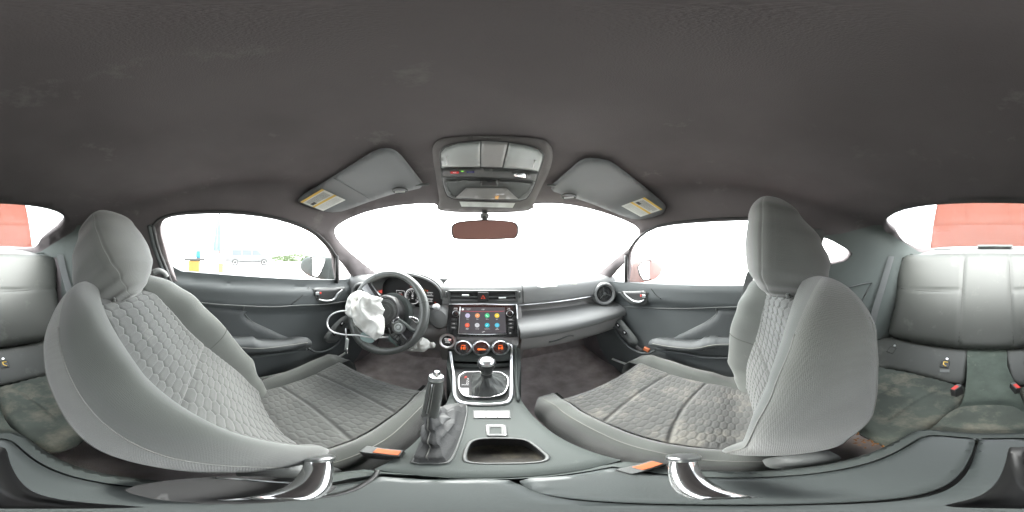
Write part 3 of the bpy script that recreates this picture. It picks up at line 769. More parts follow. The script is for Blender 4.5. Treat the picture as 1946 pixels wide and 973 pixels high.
for py, w in ((556, .030), (562, .034), (568, .032), (573, .026)):
    obox('bar_gauge', GY(817, py), (1, 0, 0), (0, 0, 1), (0, -1, 0), w, .0014, .001, M['w_em'], gc, 0)
for py in (559, 570):
    text('gauge_print', 'F   C H', GY(817, py), (1, 0, 0), (0, 0, 1), (0, -1, 0), .005, M['w_em'], gc)
# ---- touchscreen unit
su = Vector((0, .28, .96)).normalized(); sn = Vector((0, -.96, .28)).normalized(); sr = Vector((1, 0, 0))
def SP(o=0): return onP(Vector((0, .655, -.204))+sn*o, -sn)
S0 = SP(0); S1 = SP(.004); S2 = SP(.0045)
unit = traced('screen_surround', spx([(853, 577), (982, 578), (984, 608), (986, 639), (918, 640), (848, 640), (850, 608)], 1), S0, M['gloss'], dash, step=10, thick=.02, away=-sn, bevel=.002)
def strip(name, pts, w, h, mat, par, pl): 
    P_ = [pl(*p) for p in pts]; return tube(name, P_, w, mat, par, seg=6)
strip('chrome_edge', [(853.5, 577.8), (918, 577.9), (981.5, 578.8)], .0028, 0, M['silver'], unit, S0)
strip('chrome_edge', [(981.5, 578.8), (983.5, 608), (985.5, 639)], .0028, 0, M['silver'], unit, S0)
strip('bezel_edge', [(874.5, 583), (871.5, 634), (962.5, 634)], .0016, 0, M['silver'], unit, S0)
disp = traced('display', [(875.5, 584), (959.5, 584.4), (962, 633), (872.5, 633)], SP(.0016), M['screen'], unit, step=30, thick=.001, away=-sn)
P2 = SP(.0022); P3 = SP(.0028)
def pm(px, py): return (P2(px+.5, py)-P2(px-.5, py)).length
tube('red_line', [P2(876, 591), P2(958, 591.3)], .0006, emis('lit red line', (1, .1, .15), .03), disp, seg=4)
icols = [(.75, .68, .95), (1, .42, .18), (.08, .75, .32), (1, .72, .05), (1, .16, .08), (.75, .75, .78), (.02, .65, .75), (.10, .60, .80)]
labs = ['Radio', 'Media', 'Phone', 'Apps', 'Vehicle\nStatus', 'Settings', 'Maintenance', 'Info\nChannel']
ix = [888.6, 907.3, 925.9, 944.4, 888, 906.8, 925.8, 944.7]
for k in range(8):
    py = 599.7 if k < 4 else 618; c = P2(ix[k], py); q = pm(ix[k], py)
    ic = lathe('app_icon', c, sn, [(q*4.5, 0), (q*4.5, .0006), (.0001, .0006)], emis('lit icon', icols[k], .035), disp, seg=28)
    w = M['w_em']; cc = c+sn*.0012
    if k == 2: tube('glyph', smooth_path([cc+sr*-.004+su*.004, cc+sr*-.002+su*-.001, cc+sr*.004+su*-.004], 4), .0009, w, ic, seg=5)
    elif k == 6: tube('glyph', [cc+sr*-.004-su*.004, cc+sr*.003+su*.003], .0009, w, ic, seg=5)
    elif k == 4: text('glyph', '=', cc, sr, su, sn, .006, w, ic)
    elif k == 0: tube('glyph', [cc+sr*.004*math.cos(a/3)+su*.004*math.sin(a/3) for a in range(19)], .0005, M['ink_grey'], ic, seg=4)
    elif k == 1: text('glyph', '>', cc, sr, su, sn, .006, w, ic)
    elif k == 3: text('glyph', '#', cc, sr, su, sn, .006, w, ic)
    elif k == 5: text('glyph', '*', cc, sr, su, sn, .008, M['ink'], ic)
    else: text('glyph', 'i', cc, sr, su, sn, .006, w, ic)
    text('app_name', labs[k], P2(ix[k], (606.5 if k < 4 else 625)), sr, su, sn, .0030, w, disp)
text('clock', '9:30', P2(918, 588), sr, su, sn, .0052, M['w_em'], disp)
text('temperature', 'OUT TEMP\n76°F', P2(890, 588), sr, su, sn, .0026, M['w_em'], disp)
lathe('status_dot', P2(879.5, 588), sn, [(.0042, 0), (.0042, .0004), (.0001, .0004)], M['w_em'], disp, seg=20)
strip('status_dot', [(916, 631.5), (921, 629.8)], .0011, 0, M['w_em'], disp, P2)
for px in (968.5, 866.5):
    q = lathe('radio_knob', S0(px, 595.5 if px > 900 else 596), sn, [(.012, 0), (.0115, .010), (.0095, .013), (.001, .0135)], M['gloss'], unit, seg=30)
    lathe('knob_ring', S0(px, 595.5), sn, [(.0135, .001), (.0135, .004), (.0118, .005)], M['silver'], q, seg=30)
text('knob_print', 'TUNE\nSCROLL', S0(967, 587), sr, su, sn, .003, M['w_em'], unit, off=.001)
text('knob_print', 'POWER\nVOLUME', S0(866, 586.5), sr, su, sn, .003, M['w_em'], unit, off=.001)
for k, s_ in enumerate(('HOME', 'MAP', 'APPS')):
    kb = obox('radio_key', S0(970+k*.4, 607.5+7.5*k), sr, su, sn, .022, .012, .003, M['black'], unit, .001)
    text('key_print', s_, S0(970+k*.4, 607.5+7.5*k)+sn*.0018, sr, su, sn, .0035, M['w_em'], kb)
    kb = obox('radio_key', S0(863-k*.5, 607.5+7.5*k), sr, su, sn, .022, .012, .003, M['black'], unit, .001)
    text('key_print', ('^', 'SEEK', 'MEDIA')[k], S0(863-k*.5, 607.5+7.5*k)+sn*.0018, sr, su, sn, .0035, M['w_em'], kb)
lathe('jack', S0(969.5, 633), sn, [(.0035, 0), (.0035, .001), (.001, .001)], M['white'], unit, seg=14)
# ---- climate panel
cn = Vector((0, -.90, .43)).normalized(); cu = Vector((0, .43, .90)).normalized()
def CP(o=0): return onP(Vector((0, .606, -.374))+cn*o, -cn)
C0 = CP(); C1 = CP(.012)
cp = traced('climate_panel', spx([(846, 641), (986, 641), (986, 655), (973, 673), (862, 673), (850, 664), (846, 655)], 1), CP(-.004), M['dash_low'], dash, step=8, thick=.04, away=(0, 1, 0), bevel=.003)
for k, px in enumerate((881, 914.5, 950.5)):
    c = C0(px, 660 if k != 1 else 660.5)
    kn = lathe('climate_knob', c, cn, [(.034, -.004), (.034, .010), (.031, .019), (.028, .021), (.0268, .018), (.0262, .012)], M['silver'], cp, seg=48)
    lathe('knob_face', c, cn, [(.0264, .006), (.0264, .0150), (.0002, .0155)], M['gloss'], kn, seg=40)
    if k == 1:
        v = [c+cn*.0178+sr*x+cu*y for x, y in ((-.014, -.006), (-.012, -.001), (-.006, -.002), (.016, -.006), (.016, -.008), (-.012, -.009))]
        mk('fan_bar', v+[p+cn*.0004 for p in v], [tuple(range(6)), tuple(range(6, 12))], M['orange_em'], kn, smooth=False)
    else:
        text('knob_digits', 'HI', c+cn*.0178-cu*.002, sr, cu, cn, .014, M['orange_em'], kn)
        obox('knob_bar', c+cn*.0180+cu*.0105, sr, cu, cn, .015, .0016, .0006, M['orange_em'], kn, 0)
keyp = onP(Vector((0, .588, -.43)), (0, .80, -.60)); kn_ = Vector((0, -.80, .60)); ku_ = Vector((0, .60, .80))
obox('key_bar', keyp(915.5, 681)-kn_*.012, sr, ku_, kn_, .215, .036, .012, M['black'], dash, .003)
for k, px in enumerate((880, 897.5, 915, 933, 951)):
    kk = obox('climate_key', keyp(px, 681.5), sr, ku_, kn_, .032, .028, .012, M['key'], dash, .003, taper=.92)
    text('key_print', ('A/C', 'OFF', 'AUTO', 'MODE', 'REAR')[k], keyp(px, 682.5)+kn_*.0062, sr, ku_, kn_, .0045, M['ink'], kk)
    text('key_label', ('A/C', 'FRONT', 'SYNC', '', 'REAR')[k] or '-', CP(-.003)(px+2, 672), sr, cu, cn, .003, M['w_em'], cp)
    if k == 0: obox('key_lamp', keyp(px+.5, 679.5)+kn_*.0066, sr, ku_, kn_, .010, .004, .001, M['amber_em'], kk, .0003)
    if k == 2: obox('key_lamp', keyp(px+5, 676.5)+kn_*.0066, sr, ku_, kn_, .006, .005, .001, M['green_em'], kk, .0003)
obox('stack_ledge', keyp(916, 694)-kn_*.008, sr, ku_, kn_, .205, .026, .014, M['key'] if False else M['console'], dash, .005)
st = lathe('start_button', CP(.0)(851, 648), cn, [(.034, -.03), (.034, .006), (.031, .013), (.027, .013), (.023, .008)], M['silver'], dash, seg=44)
lathe('button_face', CP(.0)(851, 648), cn, [(.0228, 0), (.0228, .0085), (.0002, .0095)], M['gloss'], st, seg=36)
text('button_print', 'ENGINE\nSTART\nSTOP', CP(.0105)(851, 647.5), sr, cu, cn, .0055, M['w_em'], st)
obox('button_lamp', CP(.0105)(854.5, 645.5), sr, cu, cn, .008, .006, .0006, M['red_em'], st, 0)

# ---------------------------------------------------------------- centre console
CPROF = [(-.40, -.50), (.40, -.50), (.578, -.434), (.612, -.36)]
CS = profile_hit(CPROF)
def cz_at(y):
    for (y0, z0), (y1, z1) in zip(CPROF, CPROF[1:]):
        if y <= y1: return z0+(z1-z0)*(y-y0)/(y1-y0)
    return CPROF[-1][1]
con = thing('center_console', (.02, .15, -.80), 'pale grey centre console running between the two front seats', 'console')
def plate(name, poly, zf, mat, parent, step=.012, holes=(), thick=.01, bevel=0, skirt=None, auto=40, base=None):
    vs, tr, p_, h_ = cdt(poly, step, holes); n = len(vs)
    V = [Vector((x, y, zf(x, y))) for x, y in vs]; Bt = [Vector((v.x, v.y, skirt if skirt is not None else v.z-thick)) for v in V]
    F = list(tr)+[tuple(i+n for i in t)[::-1] for t in tr]; ed = {}
    for t in tr:
        for i in range(3): ed[(t[i], t[(i+1) % 3])] = 1
    for a, b in list(ed):
        if (b, a) not in ed: F.append((b, a, a+n, b+n))
    return mk(name, V+Bt, F, mat, parent, bevel=bevel, auto=auto, base=base)
def sp2(pts, n=4): return spx(pts, n)
outer = [(-.082, .108), (-.088, .16), (-.090, .24), (-.086, .32), (-.080, .40), (-.078, .45), (-.100, .52), (-.115, .56), (-.118, .60), (.150, .60), (.146, .56), (.125, .50), (.108, .44), (.104, .40), (.108, .33), (.116, .24), (.124, .16), (.128, .108)]
tray_px = [(883, 873), (886, 853), (896, 839), (917, 833.5), (955, 833), (994, 835), (1015, 845), (1036, 862), (1041, 870), (1034, 876), (1010, 879.5), (948, 881), (900, 880)]
tray = sp2([tuple(onZ(a, b, -.5)[:2]) for a, b in tray_px], 3)
boot_px = [(886, 771), (884, 800), (878, 822), (864, 860), (850, 880), (815, 881), (783, 879), (800, 850), (813, 815), (835, 785), (858, 770)]
boot = sp2([tuple(onZ(a, b, -.5)[:2]) for a, b in boot_px], 2)
well = [(-.062, .405), (.086, .405), (.098, .43), (.108, .50), (.118, .575), (-.092, .575), (-.080, .50), (-.072, .43)]
def z_front(x, y): 
    e = min(1, max(0, (bdist((x, y), outer))/.02)); return cz_at(y)-.006*(1-e)**2
plate('console_top', outer, z_front, M['console'], con, .011, [tray, boot, well], skirt=-.80, thick=.01)
# tray
M['tray'] = material('dusty tray lining', (.022, .020, .016), .8, var=.2, dirt=(.06, .052, .038), dscale=20, dthr=.5)
plate('tray_floor', [(x*1.0, y) for x, y in tray], lambda x, y: -.556+.012*max(0, (.17-y)/.02), M['tray'], con, .012, thick=.004)
tv = [Vector((x, y, -.501)) for x, y in tray]; tb_ = [Vector((x*.97+.001, y*.97+.006, -.556)) for x, y in tray]; nn = len(tray)
mk('tray_wall', tv+tb_, [(i, (i+1) % nn, (i+1) % nn+nn, i+nn) for i in range(nn)], M['black'], con)
tube('tray_lip', [Vector((x, y, -.4995)) for x, y in tray], .0028, M['trim'], con, closed=True)
# seat heater keys and lock key
cpz = lambda px, py: onZ(px, py, -.496)
hk = traced('heater_key_frame', [(899, 779), (970, 779), (971, 795), (899, 795)], lambda a, b: onZ(a, b, -.497), M['trim'], con, step=12, thick=.006, away=(0, 0, -1), bevel=.001)
for k in range(3):
    a = 901.5+k*22.3
    traced('heater_key', [(a, 781.5), (a+21, 781.5), (a+21.2, 793), (a, 793)], lambda p, q: onZ(p, q, -.494), M['white'], hk, step=10, thick=.005, away=(0, 0, -1), bevel=.0008)
usb = traced('socket_frame', spx([(922, 807), (930, 806), (954, 806), (962, 808), (965, 827), (960, 829), (928, 829), (924, 827)], 1), lambda a, b: onZ(a, b, -.4965), M['trim'], con, step=8, thick=.006, away=(0, 0, -1), holes=[[(932, 812), (952, 812), (953, 824), (931, 824)]], bevel=.001)
traced('socket_face', [(930, 810), (954, 810), (955, 826), (929, 826)], lambda a, b: onZ(a, b, -.512), M['black'], usb, step=12, thick=.003, away=(0, 0, -1))
tube('socket_ring', [onZ(a, b, -.4955) for a, b in ((926, 808.5), (958, 808.5), (961, 827), (927, 827))], .0012, M['silver'], usb, closed=True, seg=5)
obox('socket_tongue', onZ(942, 821, -.505), (1, 0, 0), (0, 1, 0), (0, 0, 1), .016, .008, .006, M['silver'], usb, .001)
# silver shifter surround
def CSo(o):
    pr = [(y, z+o) for y, z in CPROF]; return profile_hit(pr)
Cu = CSo(.004)
U1 = [(962, 654), (969, 655), (972.5, 662), (972, 680), (971.5, 709), (972, 735), (970, 754), (962, 765), (940, 768), (908, 768.5), (880, 766), (868, 758), (863, 742), (861.5, 709), (858.5, 690), (856, 668)]
tube('silver_surround', smooth_path([Cu(*p) for p in U1], 5), .0065, M['silver'], con, seg=10)
U2 = [(979, 656), (981, 690), (981.5, 725), (985, 762)]
tube('side_rim', smooth_path([Cu(*p)+Vector((0, 0, 0)) for p in U2], 5), .004, M['console'], con)
# well walls and floor
wl = [Vector((x, y, cz_at(y)-.001)) for x, y in well]; wb = [Vector((x, y, min(cz_at(y)-.02, -.505+.25*max(0, y-.45)))) for x, y in well]; nn = len(well)
mk('well_wall', wl+wb, [(i, (i+1) % nn, (i+1) % nn+nn, i+nn) for i in range(nn)], M['trim'], con, smooth=False)
plate('well_floor', well, lambda x, y: min(cz_at(y)-.02, -.505+.25*max(0, y-.45)), M['trim'], con, .02, thick=.004)
Wf = profile_hit([(.30, -.51), (.45, -.497), (.60, -.458)])
ringp = [(872.5, 720), (879, 714), (887, 711), (918, 710.5), (947, 711), (957, 715), (965, 722), (965, 735), (962, 744), (955, 752), (938, 757), (914, 758.5), (890, 757), (879, 752), (872, 738)]
rg = tube('shift_plate_ring', smooth_path([Wf(*p)+Vector((0, 0, .012)) for p in ringp], 4, True), .0026, M['chrome'], con, closed=True)
traced('gear_display', [(874, 721), (887, 712.5), (897, 712.5), (897, 754), (889, 755), (880, 750), (874, 737)], lambda a, b: Wf(a, b)+Vector((0, 0, .010)), M['rubber'], con, step=8, thick=.004, away=(0, 0, -1))
traced('display_glare', [(875, 741), (891, 741), (891, 753), (886, 753), (879, 749)], lambda a, b: Wf(a, b)+Vector((0, 0, .0115)), M['white'], con, step=8, thick=.001, away=(0, 0, -1))  # white patch painted in for the glare on the lower gear display
wu = Vector((0, .97, .25)); wn = Vector((0, -.25, .97))
text('gear_letter', 'P', Wf(885, 721)+Vector((0, 0, .011)), sr, wu, wn, .012, M['red_em'], con)
text('gear_letter', 'R\nN\nD', Wf(889, 728)+Vector((0, 0, .011)), sr, wu, wn, .008, M['w_em'], con)
text('gear_letter', 'SNOW', Wf(884, 735)+Vector((0, 0, .011)), sr, wu, wn, .005, M['w_em'], con)
# gear lever with leather boot
lev = thing('gear_lever', (.022, .46, -.49), 'gear lever with silver capped leather knob and black gathered boot', 'gear lever')
bp = [(899, 714), (918, 711), (945, 712), (960, 720), (963, 735), (958, 747), (945, 754), (920, 756), (902, 755), (897, 745), (896, 728)]
bpts = smooth_path([Wf(*p)+Vector((0, 0, .010)) for p in bp], 5, True); nb_ = len(bpts); tc_ = Vector((.020, .462, -.412))
def fb_(u, v):
    i = int(round(u*nb_)) % nb_; b0 = bpts[i]; a = math.atan2(b0.y-.455, b0.x-.022); tp = tc_+Vector((.014*math.cos(a), .014*math.sin(a), .0))
    w = v**1.9; p = b0.lerp(tp, v); p = Vector((b0.x+(tp.x-b0.x)*(1-(1-v)**1.35), b0.y+(tp.y-b0.y)*(1-(1-v)**1.35), b0.z+(tp.z-b0.z)*v**1.0))
    k = math.sin(PI*v)**.8
    fold = .005*math.sin(5*a+2*v+2*noise.noise(Vector((math.cos(a)*1.5, math.sin(a)*1.5, v*2))))*k+.007*noise.noise(p*26)*k
    return p+Vector((math.cos(a), math.sin(a), .3))*fold
M['boot'] = material('soft boot leather', (.060, .064, .062), .5, spec=.45, var=.1, bump=.3, bscale=260)
grid('boot', fb_, 90, 30, M['boot'], lev, closeu=True)
for k in (24, 28):
    tube('boot_stitching', [fb_(.66+k*.0, 0)*0+fb_(((k-24)*.012+.70) % 1, v/24)+Vector((0, 0, .0015)) for v in range(25)], .0008, M['stitch'], lev, seg=5)
lathe('collar', tc_+Vector((0, 0, .005)), (0, -.05, 1), [(.0155, -.012), (.0165, -.006), (.0165, .006), (.0145, .010)], M['leather'], lev, seg=28)
tube('collar_ring', [tc_+Vector((.0165*math.cos(a/3), .0165*math.sin(a/3), .012)) for a in range(19)], .0012, M['stitch'], lev)
kb_ = lathe('knob', (.020, .460, -.365), (0, -.1, 1), [(.012, -.035), (.0165, -.030), (.021, -.014), (.0255, .004), (.0265, .012), (.0250, .018)], M['leather'], lev, seg=36)
lathe('knob_cap', (.020, .460, -.365), (0, -.1, 1), [(.0258, .0135), (.0255, .019), (.021, .026), (.012, .0305), (.0005, .032)], M['silver'], kb_, seg=36)
# handbrake
hb = thing('handbrake', (-.06, .24, -.50), 'raised leather handbrake lever with chrome end button beside the driver seat', 'handbrake')
g0 = Vector((-.0765, .248, -.362)); g1 = Vector((-.0750, .278, -.255)); ax = (g1-g0).normalized()
gv = lathe('grip', g0, ax, [(.0125, -.03), (.0140, -.005), (.0142, .05), (.0138, .090), (.0125, .098)], M['rim'], hb, seg=28)
for k in range(-1, 2):
    r_, u_, n_ = frame(ax, (0, -1, 0.2)); an = PI/2+.25*k-.15
    d = r_*math.cos(an)+u_*math.sin(an)
    tube('grip_stitching', [g0+d*.0143+ax*(i*.01) for i in range(10)], .0009, M['stitch'] if k else M['silver'], gv, seg=5)
lathe('grip_end', g1-ax*.016, ax, [(.0138, 0), (.0140, .004), (.013, .012), (.009, .013)], M['silver'], hb, seg=28)
lathe('release_button', g1-ax*.004, ax, [(.0065, -.004), (.0062, .010), (.005, .0125), (.0005, .013)], M['chrome'], hb, seg=20)
bb = [Vector((x, y, -.497)) for x, y in boot]; nbb = len(bb)
bc = sum(bb, Vector((0, 0, 0)))/nbb
def fhb(u, v):
    i = int(round(u*nbb)) % nbb; b0 = bb[i]; a = math.atan2(b0.y-bc.y, b0.x-bc.x)
    r_ = Vector((math.cos(a), math.sin(a), 0)); tp = g0+r_*.0145+ax*.004
    k = math.sin(PI*min(1, v*1.02))**.7
    q = 1-(1-v)**1.25
    mid = Vector((-.066, .222, -.42))
    c0 = Vector((bc.x, bc.y, 0)).lerp(Vector((mid.x, mid.y, 0)), min(1, v*1.5)) if False else None
    p = Vector((b0.x+(tp.x-b0.x)*q, b0.y+(tp.y-b0.y)*q, b0.z+(tp.z-b0.z)*v**.9))
    fold = (.0075*math.sin(v*19+2.2*math.cos(a-.6)+3*noise.noise(p*18))+.010*noise.noise(p*34+Vector((5, 0, 0)))-.004)*k
    return p+(r_+Vector((0, 0, .25)))*fold
grid('boot', fhb, nbb*1 if nbb > 60 else 66, 44, M['leather'], hb, closeu=True)
for q in (.735, .752, .46):
    tube('boot_stitching', [fhb(q, v/40)+Vector((-.001, -.001, .0015)) for v in range(2, 41)], .0009, M['stitch'], hb, seg=5)
tube('boot_frame', [p+Vector((0, 0, .001)) for p in bb], .0022, M['trim'], con, closed=True)

# rear half: rim, twin lids, recess
zt = -.5
rim_o = sp2([(-.090, .104), (-.092, 0), (-.092, -.12), (-.092, -.21), (-.084, -.250), (-.055, -.266), (.02, -.268), (.095, -.266), (.124, -.250), (.132, -.21), (.132, -.12), (.130, 0), (.128, .104), (.02, .108)], 3)
rim_i = sp2([(-.068, .100), (-.068, 0), (-.068, -.12), (-.067, -.205), (-.058, -.233), (-.035, -.243), (.02, -.244), (.080, -.243), (.100, -.232), (.108, -.205), (.108, -.12), (.108, 0), (.107, .085), (.095, .100), (.02, .1015)], 3)
plate('console_rim', rim_o, lambda x, y: zt-.001-.012*max(0, 1-bdist((x, y), rim_o)/.010)**2, M['console'], con, .009, [rim_i], skirt=-.80)
plate('storage_floor', rim_i, lambda x, y: zt-.030, M['black'], con, .02, thick=.004)
M['lid'] = material('armrest lid skin', (.040, .046, .045), .45, spec=.5, var=.05, vscale=6, bump=.12, bscale=700, dirt=(.055, .062, .06), dscale=6, dthr=.62)
def lidz(poly, h=.004): return lambda x, y: zt+h-.006*max(0, 1-bdist((x, y), poly)/.007)**2
rl = sp2([(.0235, .094), (.0235, 0), (.0235, -.12), (.0235, -.236), (.030, -.2405), (.080, -.2395), (.097, -.229), (.1045, -.203), (.105, -.12), (.105, 0), (.104, .083), (.094, .0965), (.06, .098)], 3)
plate('armrest_lid', rl, lidz(rl), M['lid'], con, .008, thick=.02)
ll = sp2([(.0185, .097), (-.030, .096), (-.058, .092), (-.0645, .080), (-.0645, 0), (-.0645, -.12), (-.0635, -.203), (-.056, -.229), (-.035, -.2395), (.012, -.2405), (.0185, -.236), (.0185, -.12), (.0185, 0)], 3)
slot = sp2([(-.047, -.198), (-.034, -.206), (-.022, -.204), (-.014, -.16), (-.004, -.10), (.003, -.055), (.006, -.020), (-.006, -.008), (-.017, -.012), (-.024, -.055), (-.032, -.10), (-.040, -.15)], 3)
plate('armrest_lid', ll, lidz(ll), M['lid'], con, .008, [slot], thick=.02)
sv = [Vector((x, y, zt+.003)) for x, y in slot]; sb = [Vector((x*.8-.002, y*.9-.012, zt-.028)) for x, y in slot]; nn = len(slot)
mk('finger_recess', sv+sb, [(i, (i+1) % nn, (i+1) % nn+nn, i+nn) for i in range(nn)]+[tuple(range(nn, 2*nn))], M['black'], con)
gz = lambda px, py: onZ(px, py, zt+.0045)
tube('lid_groove', smooth_path([gz(*p) for p in ((718, 893), (712, 905), (695, 918), (668, 932), (630, 942), (580, 948))], 5), .0022, M['black'], con)
# ---------------------------------------------------------------- steering wheel, column, burst airbag
WC = Vector((-.362, .558, -.238)); TI = math.radians(24)
wn_ = Vector((0, -math.cos(TI), math.sin(TI))); wu_ = Vector((0, math.sin(TI), math.cos(TI))); wr_ = Vector((1, 0, 0)); RW = .169
def WP(a, rad, h=0): return WC+wr_*(math.cos(a)*rad)+wu_*(math.sin(a)*rad)+wn_*h
sw_ = thing('steering_wheel', tuple(WC), 'worn leather steering wheel turned part way with its burst airbag hanging out', 'steering wheel')
rim = tube('rim', [WP(2*PI*k/72, RW, .012) for k in range(72)], lambda q: .0165+.0022*math.cos(2*PI*q*3-.6), M['rim'], sw_, seg=16, closed=True)
TURN = math.radians(-37)
for a in (math.radians(118), math.radians(20), math.radians(252)):
    tube('rim_seam', [WP(a, RW, .012)+((wr_*math.cos(a)+wu_*math.sin(a))*math.cos(b)+wn_*math.sin(b))*.0178 for b in [2*PI*k/20 for k in range(20)]], .0012, M['seam'], rim, seg=5, closed=True)
lathe('hub', WC, wn_, [(.072, -.040), (.076, -.01), (.074, .012), (.066, .022), (.058, .020), (.054, .012), (.02, .010), (.0005, .010)], M['black'], sw_, seg=60)
hp = lathe('airbag_cavity', WC, wn_, [(.057, .008), (.055, .016), (.050, .017), (.040, .014), (.0005, .013)], M['trim'], sw_, seg=50)
for k, r0 in enumerate((.030, .044)): tube('cavity_ring', [WP(2*PI*i/40, r0, .0165) for i in range(40)], .0014, M['trim'], hp, closed=True, seg=6)
lathe('hub_shroud', WC-wn_*.035, wn_, [(.094, -.03), (.096, -.01), (.090, .004), (.078, .008)], M['console'], sw_, seg=60)
def spoke(a, w0, w1, mat, name='spoke', r0=.06, r1=RW-.006):
    def f(u, v):
        r_ = r0+(r1-r0)*v; w = w0+(w1-w0)*v+.012*abs(2*v-1)**4; s = (2*u-1)
        return WP(a, r_, .012+.006*(1-s*s)-.004)+(-wr_*math.sin(a)+wu_*math.cos(a))*(s*w/2)
    return grid(name, f, 13, 16, mat, sw_, solid=.014)
s1 = spoke(TURN, .050, .060, M['gloss'])
s2 = spoke(PI+TURN, .050, .060, M['gloss'])
for q in (-.022, .022):
    a = -PI/2+TURN
    tube('lower_spoke', smooth_path([WP(a, .062, .010)+(-wr_*math.sin(a)+wu_*math.cos(a))*q*1.0, WP(a, .10, .012)+(-wr_*math.sin(a)+wu_*math.cos(a))*q*1.1, WP(a, .14, .014)+(-wr_*math.sin(a)+wu_*math.cos(a))*q*1.35, WP(a, .172, .012)+(-wr_*math.sin(a)+wu_*math.cos(a))*q*2.2], 5), .008, M['silver'] if False else M['rim'], sw_)
a = -PI/2+TURN; d_ = wr_*math.cos(a)+wu_*math.sin(a); e_ = -wr_*math.sin(a)+wu_*math.cos(a)
spoke(a, .070, .060, M['rim'], 'spoke_bridge', .140, RW-.004)
bg_ = obox('badge', WP(a, .160, .0235), e_, -d_, wn_, .034, .016, .002, M['white'], sw_, .0008)
text('badge_letter', 'G', WP(a, .160, .025)-e_*.008, e_, -d_, wn_, .012, M['ink'], bg_); obox('badge_patch', WP(a, .160, .0246)+e_*.010, e_, -d_, wn_, .012, .013, .0012, M['redbtn'], bg_, 0)
text('badge_letter', 'R', WP(a, .160, .0255)+e_*.010, e_, -d_, wn_, .011, M['white'], bg_)
# spoke controls
ca = TURN+.10; cd_ = wr_*math.cos(ca)+wu_*math.sin(ca); ce_ = -wr_*math.sin(ca)+wu_*math.cos(ca)
cc = WP(ca, .098, .024)
cpd = lathe('control_pad', cc, wn_, [(.027, -.008), (.0275, .002), (.024, .005), (.019, .004)], M['trim'], sw_, seg=36)
lathe('control_ring', cc, wn_, [(.018, .003), (.0175, .007), (.012, .007), (.011, .004)], M['lens'], cpd, seg=30)
lathe('control_centre', cc, wn_, [(.0085, .003), (.008, .0075), (.0005, .008)], M['lens'], cpd, seg=24)
for k in range(3):
    obox('control_key', cc+cd_*(.004+.012*k)-ce_*.034+wn_*.001, cd_, ce_, wn_, .010, .016, .006, M['trim'], sw_, .002)
tube('spoke_trim', smooth_path([WP(TURN+.38, .078, .022), WP(TURN+.34, .11, .024), WP(TURN+.28, .145, .020), WP(TURN+.36, .168, .016)], 5), .0065, M['console'], sw_)
tube('spoke_trim', smooth_path([WP(TURN-.30, .075, .022), WP(TURN-.34, .11, .022), WP(TURN-.26, .150, .018)], 5), .004, M['trim'], sw_)
for a0 in (.62,):
    tube('shift_paddle', smooth_path([WP(TURN+a0, .10, -.012), WP(TURN+a0-.02, .13, -.012), WP(TURN+a0-.16, .152, -.014), WP(TURN+a0-.10, .125, -.014)], 5, True), .003, M['chrome'], sw_, closed=True)
# column and stalks
col_ = thing('steering_column', (-.36, .64, -.30), 'grey steering column cover with a pale stalk behind the wheel', 'steering column')
lathe('column_cover', WC-wn_*.16, wn_, [(.075, -.10), (.078, 0), (.070, .07), (.050, .10)], M['dash'], col_, seg=40)
sk = tube('stalk', smooth_path([WP(.05, .05, -.07), WP(.02, .13, -.062), onY(812, 586, .645), onY(826, 583.5, .640)], 5), lambda q: .008+.002*q, M['trim'], col_)
lathe('stalk_end', onY(829, 583, .638), (.9, -.3, .12), [(.010, -.012), (.013, -.004), (.013, .008), (.009, .013), (.001, .015)], M['white'], sk, seg=24)
lathe('ignition_cover', onY(836, 605, .66), (-.25, -.95, .1), [(.055, -.05), (.052, 0), (.040, .014), (.012, .018), (.001, .018)], M['dash'], col_, seg=36)
bs = tube('lower_stalk', [onY(752, 636, .60), onY(760, 648, .585), onY(766, 656, .575)], lambda q: .012+.004*q, M['black'], col_)
text('stalk_print', 'OFF  INT', onY(762, 651, .566), (.8, 0, -.6), (.6, 0, .8), (0, -1, 0), .006, M['w_em'] if False else M['white'], bs)
# burst airbag over the wheel
wpl = lambda o: onP(WC+wn_*o, -wn_)
bag_px = [(684, 552), (697, 556.5), (707, 563), (717, 563.5), (728, 567.5), (724, 575), (727, 582), (731, 589), (727, 599), (730, 604), (731, 622), (729, 635), (722, 640), (714, 647), (704, 640), (697, 636), (689, 630), (679, 619), (675, 612), (672, 605), (664, 603), (656, 596), (657, 581), (663, 567), (669, 559), (676, 554)]
def drape(p, v):
    q = p*1.0; s = (p.x*wr_.x)*.9+(p-WC).dot(wu_)*.55
    k = min(1, .4+bdist(v, bag_px)/14)
    return k*(.020*(1-abs(math.sin(21*((p-WC).dot(wr_)*.85+(p-WC).dot(wu_)*.5)+4*noise.noise(p*9)))**1.5)+.022*noise.noise(p*15+Vector((1, 5, 2)))+.010*(.4-abs(noise.noise(p*34))))
o = pillow('airbag', bag_px, wpl(.055), M['bag'], None, step=1.6, bulge=.022, rim=9, back=.5, ridge=drape, away=tuple(-wn_*.6+D(695, 600)*.6), base=WC+wn_*.05)
tag(o, 'torn white airbag cloth hanging crumpled from the wheel hub', 'airbag')
o2 = traced('airbag_flap', spx([(690, 630), (704, 641), (712, 646), (706, 652), (690, 648), (684, 640)], 2), wpl(.03), M['bag_green'], None, step=4, thick=.006, base=WC); tag(o2, 'grey green coated cloth flap below the torn white airbag', 'airbag flap')
